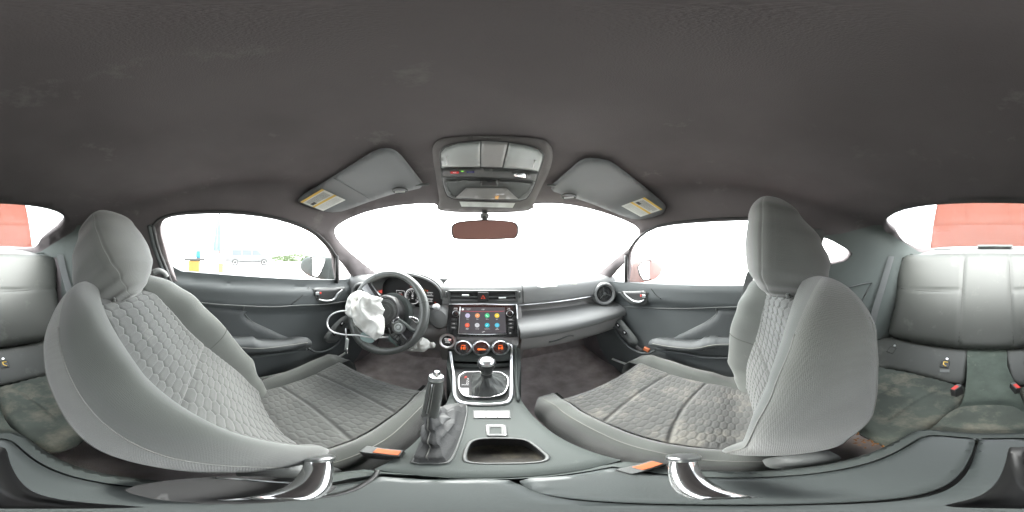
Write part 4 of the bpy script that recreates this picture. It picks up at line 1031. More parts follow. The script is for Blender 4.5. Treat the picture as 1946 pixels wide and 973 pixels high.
# cloth below the wheel (knee airbag)
kp_px = [(803, 641), (812, 645), (818, 651), (824, 650), (828, 655), (826, 661), (815, 662), (806, 669), (790, 668), (774, 667), (780, 660), (786, 655), (792, 648)]
o = pillow('knee_airbag', kp_px, lambda a, b: onY(a, b, .60), M['bag'], None, step=2.2, bulge=.014, rim=8, wob=.02, wf=24, away=(0, 1, 0), base=onY(803, 655, .60)); tag(o, 'white crumpled knee airbag cloth hanging low right of the wheel', 'airbag')
kg_px = [(731, 637), (738, 634), (746, 633), (752, 636), (755, 640), (757, 648), (763, 656), (755, 660), (747, 653), (739, 646)]
o = pillow('knee_airbag', kg_px, lambda a, b: onY(a, b, .585), M['bag_green'], None, step=2.4, bulge=.012, rim=8, wob=.014, wf=24, away=(0, 1, 0), base=onY(745, 645, .585)); tag(o, 'pale green airbag cloth hanging inside the lower wheel opening', 'airbag')
# white cable loop and keys hanging at the left of the wheel
lp = [(665, 592, .07), (652, 591, .08), (638, 594, .09), (627, 601, .10), (622, 612, .10), (625, 624, .10), (636, 632, .09), (655, 636, .08), (680, 637, .07), (702, 641, .05), (722, 641, .03), (738, 640, .01)]
o = tube('cable', smooth_path([wpl(h)(a, b) for a, b, h in lp], 6), .0032, M['white'], None, seg=8, base=wpl(.1)(622, 612)); tag(o, 'white cable looping out left of the steering wheel', 'cable')
kz = thing('key_fob', tuple(wpl(.085)(657, 655)), 'slim silver key fob hanging on a strap from the white cable', 'key')
tube('strap', [wpl(.085)(657, 624), wpl(.087)(657.5, 632), wpl(.085)(658, 641)], .0022, M['white'], kz)
tube('strap_ring', [wpl(.085)(658, 641)+Vector((.006*math.cos(a*.5), 0, .006*math.sin(a*.5))) for a in range(13)], .0014, M['chrome'], kz)
obox('fob_body', wpl(.085)(659, 655), (1, 0, 0), (0, .1, 1), (0, -1, .1), .013, .058, .008, M['key'], kz, .003)
obox('fob_blade', wpl(.085)(659, 667), (1, 0, 0), (0, .1, 1), (0, -1, .1), .010, .024, .004, M['chrome'], kz, .001)

# ---------------------------------------------------------------- overhead console, visors, mirror
oc = thing('overhead_console', tuple(shell(935, 330, .93)), 'grey overhead console with two map lamps above the windshield', 'overhead console')
pillow('housing', spx([(822, 292), (826, 273), (850, 262), (935, 258), (1020, 263), (1044, 274), (1051, 296), (1042, 330), (1026, 362), (1014, 388), (1008, 398), (920, 402), (838, 399), (835, 380), (829, 340)], 3), SH(.988), material('overhead housing skin', (.13, .12, .117), .8, var=.05, bump=.3, bscale=500), oc, step=9, bulge=.005, rim=14, back=0)
bez_ = spx([(836.5, 290), (845, 278), (870, 271), (914, 267), (966, 270), (1015, 279), (1032, 290), (1033.5, 302), (1024, 329), (1017, 349), (1006, 371), (988, 382), (920, 381), (861, 378), (846, 365), (840, 339), (837, 316)], 2)
bz = pillow('console_bezel', bez_, SH(.970), M['trim'], oc, step=7, bulge=.003, rim=5, back=0)
tube('bezel_gap', [shell(x, y, .955) for x, y in bez_], .0014, M['black'], bz, closed=True, seg=5)
for q, gl in (([(838, 291), (846, 281), (870, 273), (913, 269), (912, 318), (880, 319), (839, 320)], [(849, 297), (849, 312)]), ([(968, 272), (1000, 277), (1022, 284), (1032, 294), (1030, 306), (1023, 326), (985, 321), (957, 319)], [(1016, 305), (1013, 318)])):
    l = pillow('map_lamp', q, SH(.955), M['lens'], oc, step=5, bulge=.003, rim=3, back=0)
    tube('lamp_latch', [shell(*p, .938) for p in gl], .0016, M['white'], l)
pillow('centre_strip', [(915, 268), (965, 271), (954, 318), (914, 318)], SH(.953), M['dash_low'], oc, step=6, bulge=.001, rim=3, back=0)
band = pillow('switch_band', [(838.5, 321), (912, 320), (1023, 328), (1018, 343), (930, 338), (841, 337)], SH(.955), M['trim'], oc, step=5, bulge=.003, rim=4, back=0)
tube('band_line', smooth_path([shell(*p, .948) for p in ((838, 320), (912, 319), (960, 321), (1024, 328))], 4), .0012, M['black'], band, seg=5)
tube('band_line', smooth_path([shell(*p, .948) for p in ((841, 338), (912, 338), (960, 340), (1018, 345))], 4), .0012, M['black'], band, seg=5)
def oframe(px, py):
    c = shell(px, py, .94); n = -c.normalized(); r = (shell(px+3, py, .94)-shell(px-3, py, .94)).normalized(); n = (n-r*n.dot(r)).normalized(); u = n.cross(r); return c, r, u, n
c, r_, u_, n_ = oframe(864, 328); b_ = obox('emergency_button', c, r_, u_, n_, .021, .0062, .002, emis('lit red button', (.8, .05, .05), .02), band, .0008); text('button_print', 'SOS', c+n_*.001, r_, u_, n_, .0035, M['w_em'], b_)
c, r_, u_, n_ = oframe(878.5, 325.5); obox('green_lamp', c, r_, u_, n_, .0058, .0026, .002, M['green_em'], band, .0004)
c, r_, u_, n_ = oframe(894, 327); b_ = obox('info_button', c, r_, u_, n_, .019, .0055, .002, material('blue button', (.03, .03, .16), .4), band, .0008); text('button_print', 'i  i  i', c+n_*.001, r_, u_, n_, .003, M['w_em'], b_)
pillow('lamp_slider', spx([(976, 332), (984, 329), (1000, 328), (1007, 331), (1006, 337), (1000, 339), (980, 337)], 2), SH(.945), M['chrome'], band, step=3, bulge=.004, rim=3, back=0)
pillow('lamp_slider_knob', [(997, 329), (1006, 329), (1008, 338), (999, 339)], SH(.94), M['black'], band, step=3, bulge=.004, rim=3, back=0)
lb = pillow('glasses_lid', [(846, 344), (880, 341), (1004, 346), (1014, 350), (1001, 369), (985, 379), (863, 375), (850, 364)], SH(.955), M['trim'], oc, step=5, bulge=-.002, rim=9, back=0)
pillow('lid_recess', [(866, 375), (886, 357), (962, 357), (985, 378), (925, 379)], SH(.950), M['dash_low'], lb, step=6, bulge=.001, rim=4, back=0)
pillow('lid_window', [(912, 341.5), (948, 342), (946, 354), (914, 353.5)], SH(.948), M['black'], lb, step=4, bulge=.001, rim=2, back=0)
c, r_, u_, n_ = oframe(950, 369.5); text('airbag_light', 'ON  OFF', c, r_, u_, n_, .005, M['w_em'], lb)
c, r_, u_, n_ = oframe(944.5, 374.5); o = text('airbag_symbol', 'o//', c, r_, u_, n_, .008, M['amber_em'], lb); text('airbag_light', 'PASS', c-u_*.006, r_, u_, n_, .003, M['amber_em'], lb)
tl = traced('header_label', [(873, 383), (979, 386), (974, 395), (877, 392.5)], SH(.955), M['paper'], None, step=8, thick=.001, base=shell(925, 389, .955)); tag(tl, 'long narrow white sticker between overhead console and mirror', 'sticker')
vm = material('visor vinyl', (.14, .147, .150), .75, var=.05, bump=.3, bscale=500)
for k, (ol, ln, split, clip, arm_) in enumerate((
    ([(567, 379), (580, 367), (610, 349), (660, 318), (708, 288), (735, 281), (755, 288), (774, 309), (800, 343), (802, 351), (797, 358), (770, 364), (743, 370), (700, 384), (649, 402), (618, 402), (590, 394), (570, 386)],
     [(612, 359), (657, 380), (614, 401), (570.5, 384)], [(634, 338), (670, 359), (708, 381)], (760, 362), [(790, 352), (815, 350)]),
    ([(1048, 353), (1058, 343), (1080, 324), (1102, 305), (1122, 300), (1157, 305), (1180, 320), (1204, 338), (1235, 363), (1262, 387), (1265, 397), (1255, 408), (1228, 415), (1200, 416), (1149, 397), (1115, 384), (1087, 375), (1052, 364)],
     [(1225, 375), (1259, 398), (1217.6, 412), (1180.5, 391.5)], [(1180, 322), (1190, 345), (1196, 370)], (1081, 373), [(1056, 352), (1040, 352)]))):
    v = thing('sun_visor', tuple(shell(sum(p[0] for p in ol)/len(ol), sum(p[1] for p in ol)/len(ol), .95)), ('folded grey sun visor above the driver side of the windshield', 'folded grey sun visor above the passenger side of the windshield')[k], 'sun visor', 'sun visors')
    pillow('visor_panel', spx(ol, 2), SH(.962), vm, v, step=7, bulge=.010, rim=9, back=.2)
    if k == 0: tube('split_line', smooth_path([shell(*p, .933) for p in split], 4), .0010, M['trim'], v)
    tube('clip_ring', [shell(clip[0]+14*math.cos(a/4), clip[1]+5*math.sin(a/4), .93) for a in range(26)], .0028, M['trim'], v)
    tube('clip_bar', [shell(clip[0]-9, clip[1]+3, .925), shell(clip[0]+9, clip[1]+2, .925)], .0030, M['white'], v)
    tube('visor_arm', [shell(*p, .95) for p in arm_], .004, M['trim'], v)
    front = [p for p in ol if p[1] > 360 and (p[0] > 600 or k) and (k == 0 or p[0] < 1210)]
    kk = .932
    lbl = traced('warning_label', ln, SH(kk), M['paper'], v, step=5, thick=.0008)
    A, B, C_, D_ = [Vector((*p, 0)) for p in ln]                 # A top, B right, C bottom, D left
    def LP(u, w, o=.0): q = A.lerp(B, w).lerp(D_.lerp(C_, w), u) if k == 0 else A.lerp(D_, w).lerp(B.lerp(C_, w), u); return shell(q.x, q.y, kk-.004-o)
    def lstripe(nm, w0, w1, u0, u1, mat):
        n = 12; V = [LP(u0+(u1-u0)*i/n, w0) for i in range(n+1)]+[LP(u0+(u1-u0)*i/n, w1) for i in range(n+1)]
        return mk(nm, V, [(i, i+1, i+n+2, i+n+1) for i in range(n)], mat, lbl, smooth=False)
    lstripe('label_stripe', .0, .10, 0, 1, M['yellow']); lstripe('label_stripe', .52, .62, 0, 1, M['yellow'])
    for j in range(7): lstripe('label_line', .16+.045*j, .175+.045*j, .10, .92-.1*(j > 4), M['ink'])
    for j in range(6): lstripe('label_line', .68+.045*j, .69+.045*j, .08, .9, M['ink_grey'])
    lstripe('label_sign', .36, .48, .74 if k == 0 else .1, .92 if k == 0 else .3, M['ink'])
rm = thing('rear_view_mirror', tuple(onY(921, 436, .56)), 'wide rear view mirror hanging below the header with reddish dark glass', 'mirror')
mp = onP((0, .56, .09), (-.06, 1, -.05))
mo = spx([(858, 429), (872, 421), (920, 417), (970, 420), (984, 427), (986, 440), (981, 452), (968, 454), (920, 456), (872, 455), (860, 451), (857, 440)], 2)
pillow('mirror_shell', mo, mp, M['black'], rm, step=5, bulge=.004, rim=5, back=5, away=(-.06, 1, -.05))
mi = [(921+(x-921)*.955, 437+(y-437)*.90) for x, y in mo]
traced('mirror_glass', mi, onP((0, .5545, .09), (-.06, 1, -.05)), M['mirror_dark'], rm, step=8, thick=.002, away=(0, 1, 0))
tube('mirror_arm', [onY(921, 420, .565), onY(921, 408, .60), shell(921, 400, .97)], .010, M['trim'], rm)
obox('mirror_mount', onY(921, 411, .585), (1, 0, 0), (0, 0, 1), (0, -1, 0), .034, .020, .02, M['silver'], rm, .005)

# ---------------------------------------------------------------- rear bench
rb = thing('rear_bench', (.0, -.7, -.78), 'grey vinyl rear bench with two dusty seat cushions and a carpeted middle', 'rear seat')
bn = Vector((0, .49, .26)).normalized()
BK = onP((0, -.76, -.487), -bn)
bo = spx([(1699, 489), (1706, 486), (1760, 483), (1850, 481.5), (1946, 482), (2010, 484), (2052, 487), (2058, 491), (2054, 520), (2054, 560), (2062, 615), (2066, 632), (2050, 642), (2008, 652), (1946, 661), (1912, 664), (1823, 663), (1739, 652), (1697, 641), (1690, 632), (1694, 613), (1705, 560), (1704, 520)], 2)
def bridge(p, v):
    x, y = v; h = 0
    for a in (1828.7-(y-492)*.06+5, 1917+(y-492)*.047): h -= .009*math.exp(-((x-a)/1.8)**2)
    sy = 556+4*((x-1873)/170)**2*-1.4
    if x < 1829 or x > 1921: h -= .007*math.exp(-((y-sy)/1.5)**2); h += .010*max(0, math.sin(PI*min(1, max(0, (y-sy)/95))))**.5*.8
    return h
pillow('backrest', bo, BK, M['vinyl'], rb, step=4.5, bulge=.030, rim=16, back=.5, ridge=bridge, away=tuple(-bn))
for c in ([(1834, 500), (1829, 580), (1824, 650)], [(1917, 500), (1921, 580), (1925, 652)], [(1716, 551), (1760, 555), (1825, 557)], [(1924, 557), (1980, 555), (2042, 550)]): tube('seam', smooth_path([BK(*q)+bn*(.0285) for q in c], 4), .0014, M['seam'], rb, seg=6)
bdn = Vector((0, .466, .885)); BD = onP((0, -.77, -.505), -bdn)
for s_, ol in ((1, [(1636, 672), (1660, 648), (1697, 640), (1739, 650), (1823, 661), (1842, 664), (1839, 700), (1835, 728), (1816, 733), (1780, 723), (1740, 713), (1690, 703), (1650, 702), (1634, 695)]),
                (-1, [(1909, 664), (1946, 661), (2008, 651), (2050, 641), (2080, 650), (2110, 672), (2112, 700), (2092, 706), (2060, 708), (2028, 717), (1990, 726), (1964, 732), (1938, 735), (1920, 728), (1913, 700)])):
    b_ = pillow('lower_back_pad', spx(ol, 2), BD, M['vinyl'], rb, step=5, bulge=.016, rim=10, back=.5, away=tuple(-bdn))
    for (ax_, ay_), gold in ((((1696, 668)), False), ((1797, 695), True)) if s_ > 0 else (((1954, 695), True), ((2052, 668), False)):
        r_ = Vector((-1, 0, 0)); u2 = Vector((0, -.885, .466)); c = BD(ax_, ay_)+bdn*.018
        sz = .026
        tube('anchor_frame', [c+r_*(a*sz*.7)+u2*(b*sz*.75) for a, b in ((-1, -1), (1, -1), (1, 1), (-1, 1))], .0015, M['seam'], b_, closed=True, seg=5)
        lathe('anchor_stud', c+u2*sz*1.25, bdn, [(.006, -.002), (.006, .003), (.001, .004)], M['silver'], b_, seg=14)
        if gold:
            obox('anchor_slot', c, r_, u2, bdn, sz*1.1, sz*1.2, .002, M['black'], b_, 0)
            tube('anchor_hook', [c+r_*.010+u2*.012+bdn*.003, c-r_*.008+u2*.012+bdn*.004, c-r_*.006-u2*.004+bdn*.004, c+r_*.008-u2*.011+bdn*.003], .0030, M['yellow'], b_, seg=6)
            if s_ > 0: obox('anchor_flap', c-u2*.038+r_*.008, (r_+u2*.2).normalized(), (u2-r_*.2).normalized(), bdn, .040, .018, .003, M['trim'], b_, .001)
CSH = onP((0, -.59, -.605), (0, .10, -.995))
def cr(pts):
    def f(p, v):
        h = 0
        d = min(segd(v, pts[i], pts[i+1]) for i in range(len(pts)-1)); h -= .008*math.exp(-(d/2.0)**2)
        return h+.004*noise.noise(p*14)
    return f
pillow('seat_cushion', spx([(1648, 700), (1690, 703), (1740, 713), (1780, 723), (1815, 733), (1832, 736), (1838, 746), (1830, 768), (1802, 800), (1768, 826), (1738, 850), (1706, 853), (1676, 844), (1640, 826), (1616, 806), (1618, 760)], 2), CSH, M['rearfab'], rb, step=4.5, bulge=.034, rim=20, back=1.5, ridge=cr([(1686, 806), (1730, 775), (1772, 752), (1800, 744)]), away=(0, .1, -.995))
pillow('seat_cushion', spx([(1936, 748), (1942, 738), (1966, 732), (2028, 717), (2062, 712), (2100, 720), (2130, 770), (2110, 830), (2075, 852), (2040, 858), (1990, 842), (1964, 812), (1946, 782)], 2), CSH, M['rearfab'], rb, step=4.5, bulge=.034, rim=20, back=1.5, ridge=cr([(2060, 808), (2020, 775), (1985, 752), (1966, 744)]), away=(0, .1, -.995))
tp_ = profile_hit([(-.26, -.545), (-.44, -.560), (-.80, -.49)])
def TP(px, py):
    d = D(px, py); y0, z0, y1, z1 = (-.44, -.562, -.80, -.492)
    k = (z1-z0)/(y1-y0); t = (z0-k*y0)/(d.z-k*d.y); return d*t
tn = traced('tunnel_carpet', spx([(1841, 655), (1878, 655), (1911, 655), (1914, 695), (1926, 722), (1938, 748), (1950, 785), (1962, 830), (1878, 850), (1770, 830), (1800, 800), (1828, 766), (1836, 728), (1838, 695)], 2), TP, M['carpet_rear'], None, step=8, thick=.22, away=(0, 0, -1), base=(0, -.6, -.8)); tag(tn, 'worn pale carpet over the hump between the rear seat cushions', 'carpet hump')
mt_ = traced('rubber_mat', spx([(1764, 829), (1780, 806), (1804, 784), (1830, 773), (1878, 770), (1924, 772), (1946, 786), (1966, 812), (1990, 838), (1880, 842)], 2), lambda a, b: onZ(a, b, -.522), M['rearfab'], None, step=8, thick=.03, away=(0, 0, -1), base=(0, -.36, -.56)); tag(mt_, 'flat green grey mat panel right behind the console', 'mat')
# buckles
def buckle(c, r, u, n, lab, butm, sz=1.0, h=.09):
    c = Vector(c); r = Vector(r).normalized(); n = Vector(n); n = (n-r*n.dot(r)).normalized(); u = n.cross(r)
    t = thing('belt_buckle', tuple(c-n*h), lab, 'belt buckle', 'seat belt buckles')
    obox('buckle_body', c-n*(h/2), r, u, n, .050*sz, .024*sz, h, M['black'], t, .004)
    obox('buckle_face', c+n*.0005, r, u, n, .047*sz, .021*sz, .003, M['trim'], t, .001)
    obox('release_button', c+n*.002+r*.007*sz, r, u, n, .030*sz, .015*sz, .006, butm, t, .001)
    return t
buckle(onZ(725, 858, -.482), (1, .25, 0), 0, (.15, -.12, .95), 'dark seat belt buckle with orange button beside the driver cushion', M['orange'], 1.0)
buckle(onZ(1222, 888, -.488), (1, -.2, 0), 0, (-.1, -.05, .97), 'dark seat belt buckle with orange button beside the passenger cushion', M['orange'], .9)
buckle(onZ(1817, 736, -.525), (.35, .95, 0), 0, (.25, .35, .9), 'seat belt buckle with red button at the rear cushion under the open gold anchor', M['redbtn'], .85, .06)
buckle(onZ(1930, 733, -.525), (-.35, .95, 0), 0, (-.25, .35, .9), 'seat belt buckle with red button and white chip at the other rear cushion', M['redbtn'], .85, .06)
# quarter trims, parcel shelf
qo = [(1552, 449), (1600, 444), (1660, 428), (1676, 428), (1683, 440), (1702, 451), (1745, 478), (1775, 486), (1715, 489), (1707, 520), (1706, 560), (1694, 640), (1660, 700), (1600, 700), (1560, 640), (1545, 560), (1545, 500)]
def grow(h, k=1.06):
    cx = sum(p[0] for p in h)/len(h); cy = sum(p[1] for p in h)/len(h); return [(cx+(x-cx)*k, cy+(y-cy)*k) for x, y in h]
mirx = lambda pts: [(1822.8-x, y) for x, y in pts][::-1]
for k, (ol, hl, gr, lab) in enumerate(((qo, grow(H_RQ), [(1600, 549), (1655, 537), (1650, 550), (1628, 590), (1606, 612)], 'grey plastic rear quarter trim behind the passenger seat with a triangular crease'),
                                      (mirx(qo), grow(H_LQ), mirx([(1600, 549), (1655, 537), (1650, 550), (1628, 590), (1606, 612)]), 'grey plastic rear quarter trim behind the driver seat'))):
    q = traced('quarter_trim', ol, SH(.985), M['quarter'], None, step=9, holes=[hl], thick=.012, base=shell(*ol[0], .985)); tag(q, lab, 'trim panel')
    g = tube('trim_crease', smooth_path([shell(*p, .978) for p in gr], 3), .0035, M['trim'], q)
ps = onP((0, -1.03, -.004), (0, -.176, -.984)) 
shf = mk('parcel_shelf', [Vector((x, y, -.006+.178*(-1.03-y)*1.0)) for y in (-1.0, -1.5) for x in (-.66, .68)]+[Vector((x, y, -.05+.178*(-1.03-y))) for y in (-1.0, -1.5) for x in (-.66, .68)], [(0, 1, 3, 2), (4, 6, 7, 5), (0, 4, 5, 1), (2, 3, 7, 6), (0, 2, 6, 4), (1, 5, 7, 3)], M['trim'], None, smooth=False, base=(0, -1.2, 0)); tag(shf, 'dark parcel shelf under the rear window', 'parcel shelf')
hl_ = obox('brake_light', (-.03, -1.40, .085), (1, 0, 0), (0, 1, 0), (0, 0, 1), .30, .07, .022, M['console'], None, .008, base=(-.03, -1.40, .07)); tag(hl_, 'low grey high level brake light housing on the parcel shelf', 'brake light')
for k, (px, py, w) in enumerate(((1791, 473.5, .11), (1727, 483, .06), (77, 481, .05))):
    c = onY(px, py, -1.06); o = obox('shelf_anchor', c, (1, 0, 0), (0, 1, 0), (0, 0, 1), w, .03, .008, M['trim'] if k == 0 else M['console'], None, .003, base=c); tag(o, ('wide flat anchor cover near the middle of the parcel shelf', 'small pale belt guide at the right end of the parcel shelf', 'small pale belt guide at the left end of the parcel shelf')[k], 'anchor cover')
# rear belts
def ribbon(name, pts, wvec, mat, th=.0015, parent=None, base=None):
    P_ = smooth_path(pts, 5); V = []; wv = Vector(wvec)
    for i, p in enumerate(P_):
        t = (P_[min(i+1, len(P_)-1)]-P_[max(i-1, 0)]).normalized(); n = t.cross(wv).normalized()
        V += [p-wv/2-n*th, p+wv/2-n*th, p+wv/2+n*th, p-wv/2+n*th]
    F = []
    for i in range(len(P_)-1):
        for k in range(4): F.append((i*4+k, i*4+(k+1) % 4, i*4+4+(k+1) % 4, i*4+4+k))
    F += [(3, 2, 1, 0), tuple(len(P_)*4-4+k for k in range(4))]
    return mk(name, V, F, mat, parent, base=base, auto=30)
o = ribbon('seat_belt', [shell(1694, 487, .95), shell(1680, 535, .94), shell(1664, 588, .93), shell(1645, 655, .92), shell(1636, 690, .90)], D(1700, 540).cross(Vector((0, 0, 1))).normalized()*.038, M['belt'], base=shell(1645, 655, .92)); tag(o, 'grey rear seat belt strap slanting down beside the passenger side bench end', 'seat belt', 'rear seat belts')
o = ribbon('seat_belt', [shell(114, 484, .95), shell(122, 520, .94), shell(132, 555, .93), shell(150, 620, .92)], D(120, 540).cross(Vector((0, 0, 1))).normalized()*.040, M['belt'], base=shell(132, 555, .92)); tag(o, 'grey rear seat belt strap behind the driver headrest', 'seat belt', 'rear seat belts')
# front belts
fb1 = thing('seat_belt', tuple(shell(1545, 450, .95)), 'dark shoulder anchor and strap of the passenger seat belt on the pillar', 'seat belt', 'front seat belts')
pillow('belt_anchor', spx([(1528, 437), (1550, 434), (1568, 441), (1560, 470), (1556, 496), (1545, 480), (1540, 458)], 2), SH(.955), M['trim'], fb1, step=5, bulge=.012, rim=5, back=.6)
ribbon('strap', [shell(1548, 446, .93), shell(1552, 480, .90), shell(1556, 540, .86)], D(1548, 470).cross(Vector((0, 0, 1))).normalized()*.035, M['belt'], parent=fb1)
o = ribbon('seat_belt', [onX(1442, 520, .60), onX(1436, 514, .60), onX(1428, 518, .605), onX(1421, 540, .615), onX(1414, 572, .63)], (0, .030, .004), M['belt'], base=onX(1414, 572, .63)); tag(o, 'dark seat belt webbing curling over the outer shoulder of the passenger seat', 'seat belt', 'front seat belts')
fb2 = tube('belt_guide', smooth_path([onX(290, 519, -.56), onX(300, 515, -.57), onX(311, 519, -.58), onX(316, 527, -.585)], 5), .012, M['trim'], None, base=onX(311, 519, -.58)); tag(fb2, 'small grey belt guide at the outer shoulder of the driver seat', 'belt guide')
for px, py, x, lab in ((487, 745, -.60, 'pale belt tongue between driver backrest and cushion'), (1392, 752, .66, 'pale belt tongue beside the passenger backrest foot')):
    c = onX(px, py, x); o = obox('belt_tongue', c, (0, .9, -.2), (0, .2, .9), (-1 if x > 0 else 1, 0, 0), .06, .026, .006, M['white'], None, .004, base=c); tag(o, lab, 'belt tongue')
# recline lever lit gap at the sill of the driver's side and small loose things in the passenger door pocket
o = obox('lighter', onX(1229, 664, .655), (0, 1, .3), (0, -.3, 1), (-1, 0, 0), .030, .022, .014, M['orange'], None, .004, base=onX(1229, 664, .655)); tag(o, 'small orange plastic clip lying in the passenger door pocket', 'clip')
o = obox('card', onX(1214, 662, .66), (0, .8, .5), (0, -.5, .8), (-1, 0, 0), .040, .024, .003, M['ink'], None, .001, base=onX(1214, 662, .66)); tag(o, 'dark red edged card lying in the passenger door pocket', 'card')
# papers on the dashboard
pz = lambda z: (lambda a, b: onZ(a, b, z))
for k, (pts, z, m_, lab) in enumerate((([(1040, 531), (1062, 530), (1097, 539.5), (1052, 537)], -.108, material('faded yellow paper', (.45, .46, .28), .7), 'faded yellow green paper lying on the passenger side dashboard top'),
                                       ([(1022, 543.5), (1048, 540.5), (1060, 543.5), (1030, 546)], -.112, M['paper'], 'curled white receipt on the edge of the dashboard top'))):
    o = pillow('paper', pts, pz(z), m_, None, step=3, bulge=.003, rim=20, back=0, wob=.004, wf=12, away=(0, 0, -1), base=onZ(*pts[0], z)); tag(o, lab, 'paper')
# dead leaves on the floor gap behind the passenger seat
lv = []
for i in range(46):
    px = random.uniform(1622, 1700); py = random.uniform(812, 846)+(px-1622)*.25; c = onZ(px, py, -.575+random.uniform(-.004, .006)); a = random.uniform(0, 6)
    r_ = Vector((math.cos(a), math.sin(a), random.uniform(-.3, .3))).normalized(); u_ = r_.cross(Vector((random.uniform(-.3, .3), 0, 1))).normalized()
    s_ = random.uniform(.002, .006); b_ = len(lv)*4
    lv.append(([c-r_*s_, c-u_*s_*.5, c+r_*s_, c+u_*s_*.5], [(0, 1, 2, 3)]))
o = join_geo('leaf_litter', lv, M['brown'], None, base=onZ(1660, 840, -.575)); tag(o, 'dry brown leaf crumbs scattered on the rear seat edge', 'leaf litter', None, 'stuff')
# ---------------------------------------------------------------- camera stand: a small table tripod whose legs stand on the console
cs = thing('camera_stand', (0, 0, -.497), 'small tripod stand with splayed chrome legs on the console lid under the camera', 'tripod')
def leg(p_out, mat, capm, w=.013):
    p = Vector(p_out); l = tube('leg', smooth_path([Vector((p.x*.26, p.y*.26-.012, -.478)), Vector((p.x*.52, p.y*.52-.005, -.470)), Vector((p.x*.82, p.y*.82, -.462)), Vector((p.x, p.y, -.452))], 5), lambda q: w*(.70+.35*q), mat, cs, seg=14, flat=.55)
    d = p.normalized(); lathe('foot_cap', Vector((p.x, p.y, -.452)), (d.x*.9, d.y*.9, .35), [(w*1.25, -.006), (w*1.3, .004), (w*1.1, .007), (.001, .008)], capm, l, seg=24)
    box('foot', (p.x*.93-.006, p.y*.93-.006, -.497), (p.x*.93+.006, p.y*.93+.006, -.462), M['rubber'], l, .002)
q1 = onZ(604, 870, -.452); q2 = onZ(1299, 870, -.452)
leg(q1, M['chrome'], M['silver'], .0135); leg(q2, M['chrome'], M['silver'], .0135)
cz2 = lambda a, b: onZ(a, b, -.487)
wd = traced('folded_leg', spx([(236, 931), (290, 917), (370, 908), (450, 905), (545, 908), (640, 925), (600, 945), (520, 955), (400, 958), (290, 948)], 2), cz2, M['black'], cs, step=14, thick=.006, away=(0, 0, -1), bevel=.001)
tube('leg_edge', [onZ(a, b, -.485) for a, b in ((412, 908), (470, 911), (545, 917), (600, 923))], .0022, M['silver'], wd, seg=6)
tube('leg_edge', [onZ(a, b, -.485) for a, b in ((425, 951), (500, 944), (560, 938), (620, 940))], .0026, M['silver'], wd, seg=6)
# ---------------------------------------------------------------- outside
mL = lambda x: (lambda a, b: onX(a, b, x))
def door_mirror(ol, gl, pl, plg, away, housing, lab, base):
    t = thing('door_mirror', base, lab, 'door mirror', 'door mirrors')
    pillow('mirror_housing', spx(ol, 2), pl, housing, t, step=4, bulge=.004, rim=6, back=18, away=away)
    traced('mirror_glass', spx(gl, 2), plg, M['mirror'], t, step=6, thick=.003, away=away)
    tube('housing_rim', [plg(*q)*.995 for q in spx(gl, 2)], .004, M['rubber'], t, closed=True)
    return t
n1 = D(604, 507)
door_mirror([(570, 505), (574, 495), (583, 488.5), (598, 486), (618, 488), (636, 493), (636, 531), (618, 531), (603, 529.5), (586, 524), (574, 515)],
            [(573, 505), (577, 495.5), (586, 490.5), (598, 488.6), (617, 490.5), (617, 500), (612, 514), (603, 526.5), (588, 521.5), (577, 513)],
            onP(n1*1.12, n1), onP(n1*1.09, n1-Vector((-.25, -1, .02)).normalized()), tuple(n1), M['quarter'], 'grey rounded left door mirror outside the driver window', tuple(n1*1.12))
n2 = D(1224, 514)
door_mirror([(1193, 506), (1206, 496), (1225, 492), (1246, 494), (1258, 504), (1256, 520), (1244, 531), (1225, 536), (1193, 537)],
            [(1212, 508), (1226, 496), (1244, 497), (1254, 505), (1252, 519), (1241, 529), (1222, 532)],
            onP(n2*1.12, n2), onP(n2*1.09, n2-Vector((.25, -1, .02)).normalized()), tuple(n2), material('glare paled red housing', (.36, .25, .23), .6), 'pale red right door mirror outside the passenger window', tuple(n2*1.12))  # housing red is paled in its colour to stand for glare
# raised trunk lid behind the rear window
def lidf(u, v):
    x = (2*u-1); w = .66-.06*v+.02; y = -1.62-.16*v+.05*x*x*-1.0; z = .02+.78*v-.10*abs(x)**4
    return Vector((-.02+x*w, y+.04*math.sin(PI*v), z))
tl = thing('trunk_lid', (-.02, -1.62, .02), 'raised red trunk lid standing open behind the rear window', 'trunk lid')
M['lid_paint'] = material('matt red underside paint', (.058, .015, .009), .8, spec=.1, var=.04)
grid('lid_panel', lidf, 40, 26, M['lid_paint'], tl, solid=.03)
tube('lid_spoiler', [lidf(i/20, 1.0) for i in range(21)], .018, M['paint'], tl)
# exterior body seen from the windows' edges: hood and roof skin are part of the shell's outside
def hoodf(u, v):
    x = (2*u-1)*.82; y = 1.30+1.1*v; z = -.24-.16*v**1.6-.10*abs(2*u-1)**4+.02*math.exp(-((abs(2*u-1)-.75)/.12)**2)
    return Vector((x, y, z))
o = grid('car_hood', hoodf, 40, 26, M['lid_paint'], None, base=(0, 1.3, -.3), solid=.02); tag(o, 'red front hood ahead of the windshield', 'car hood')
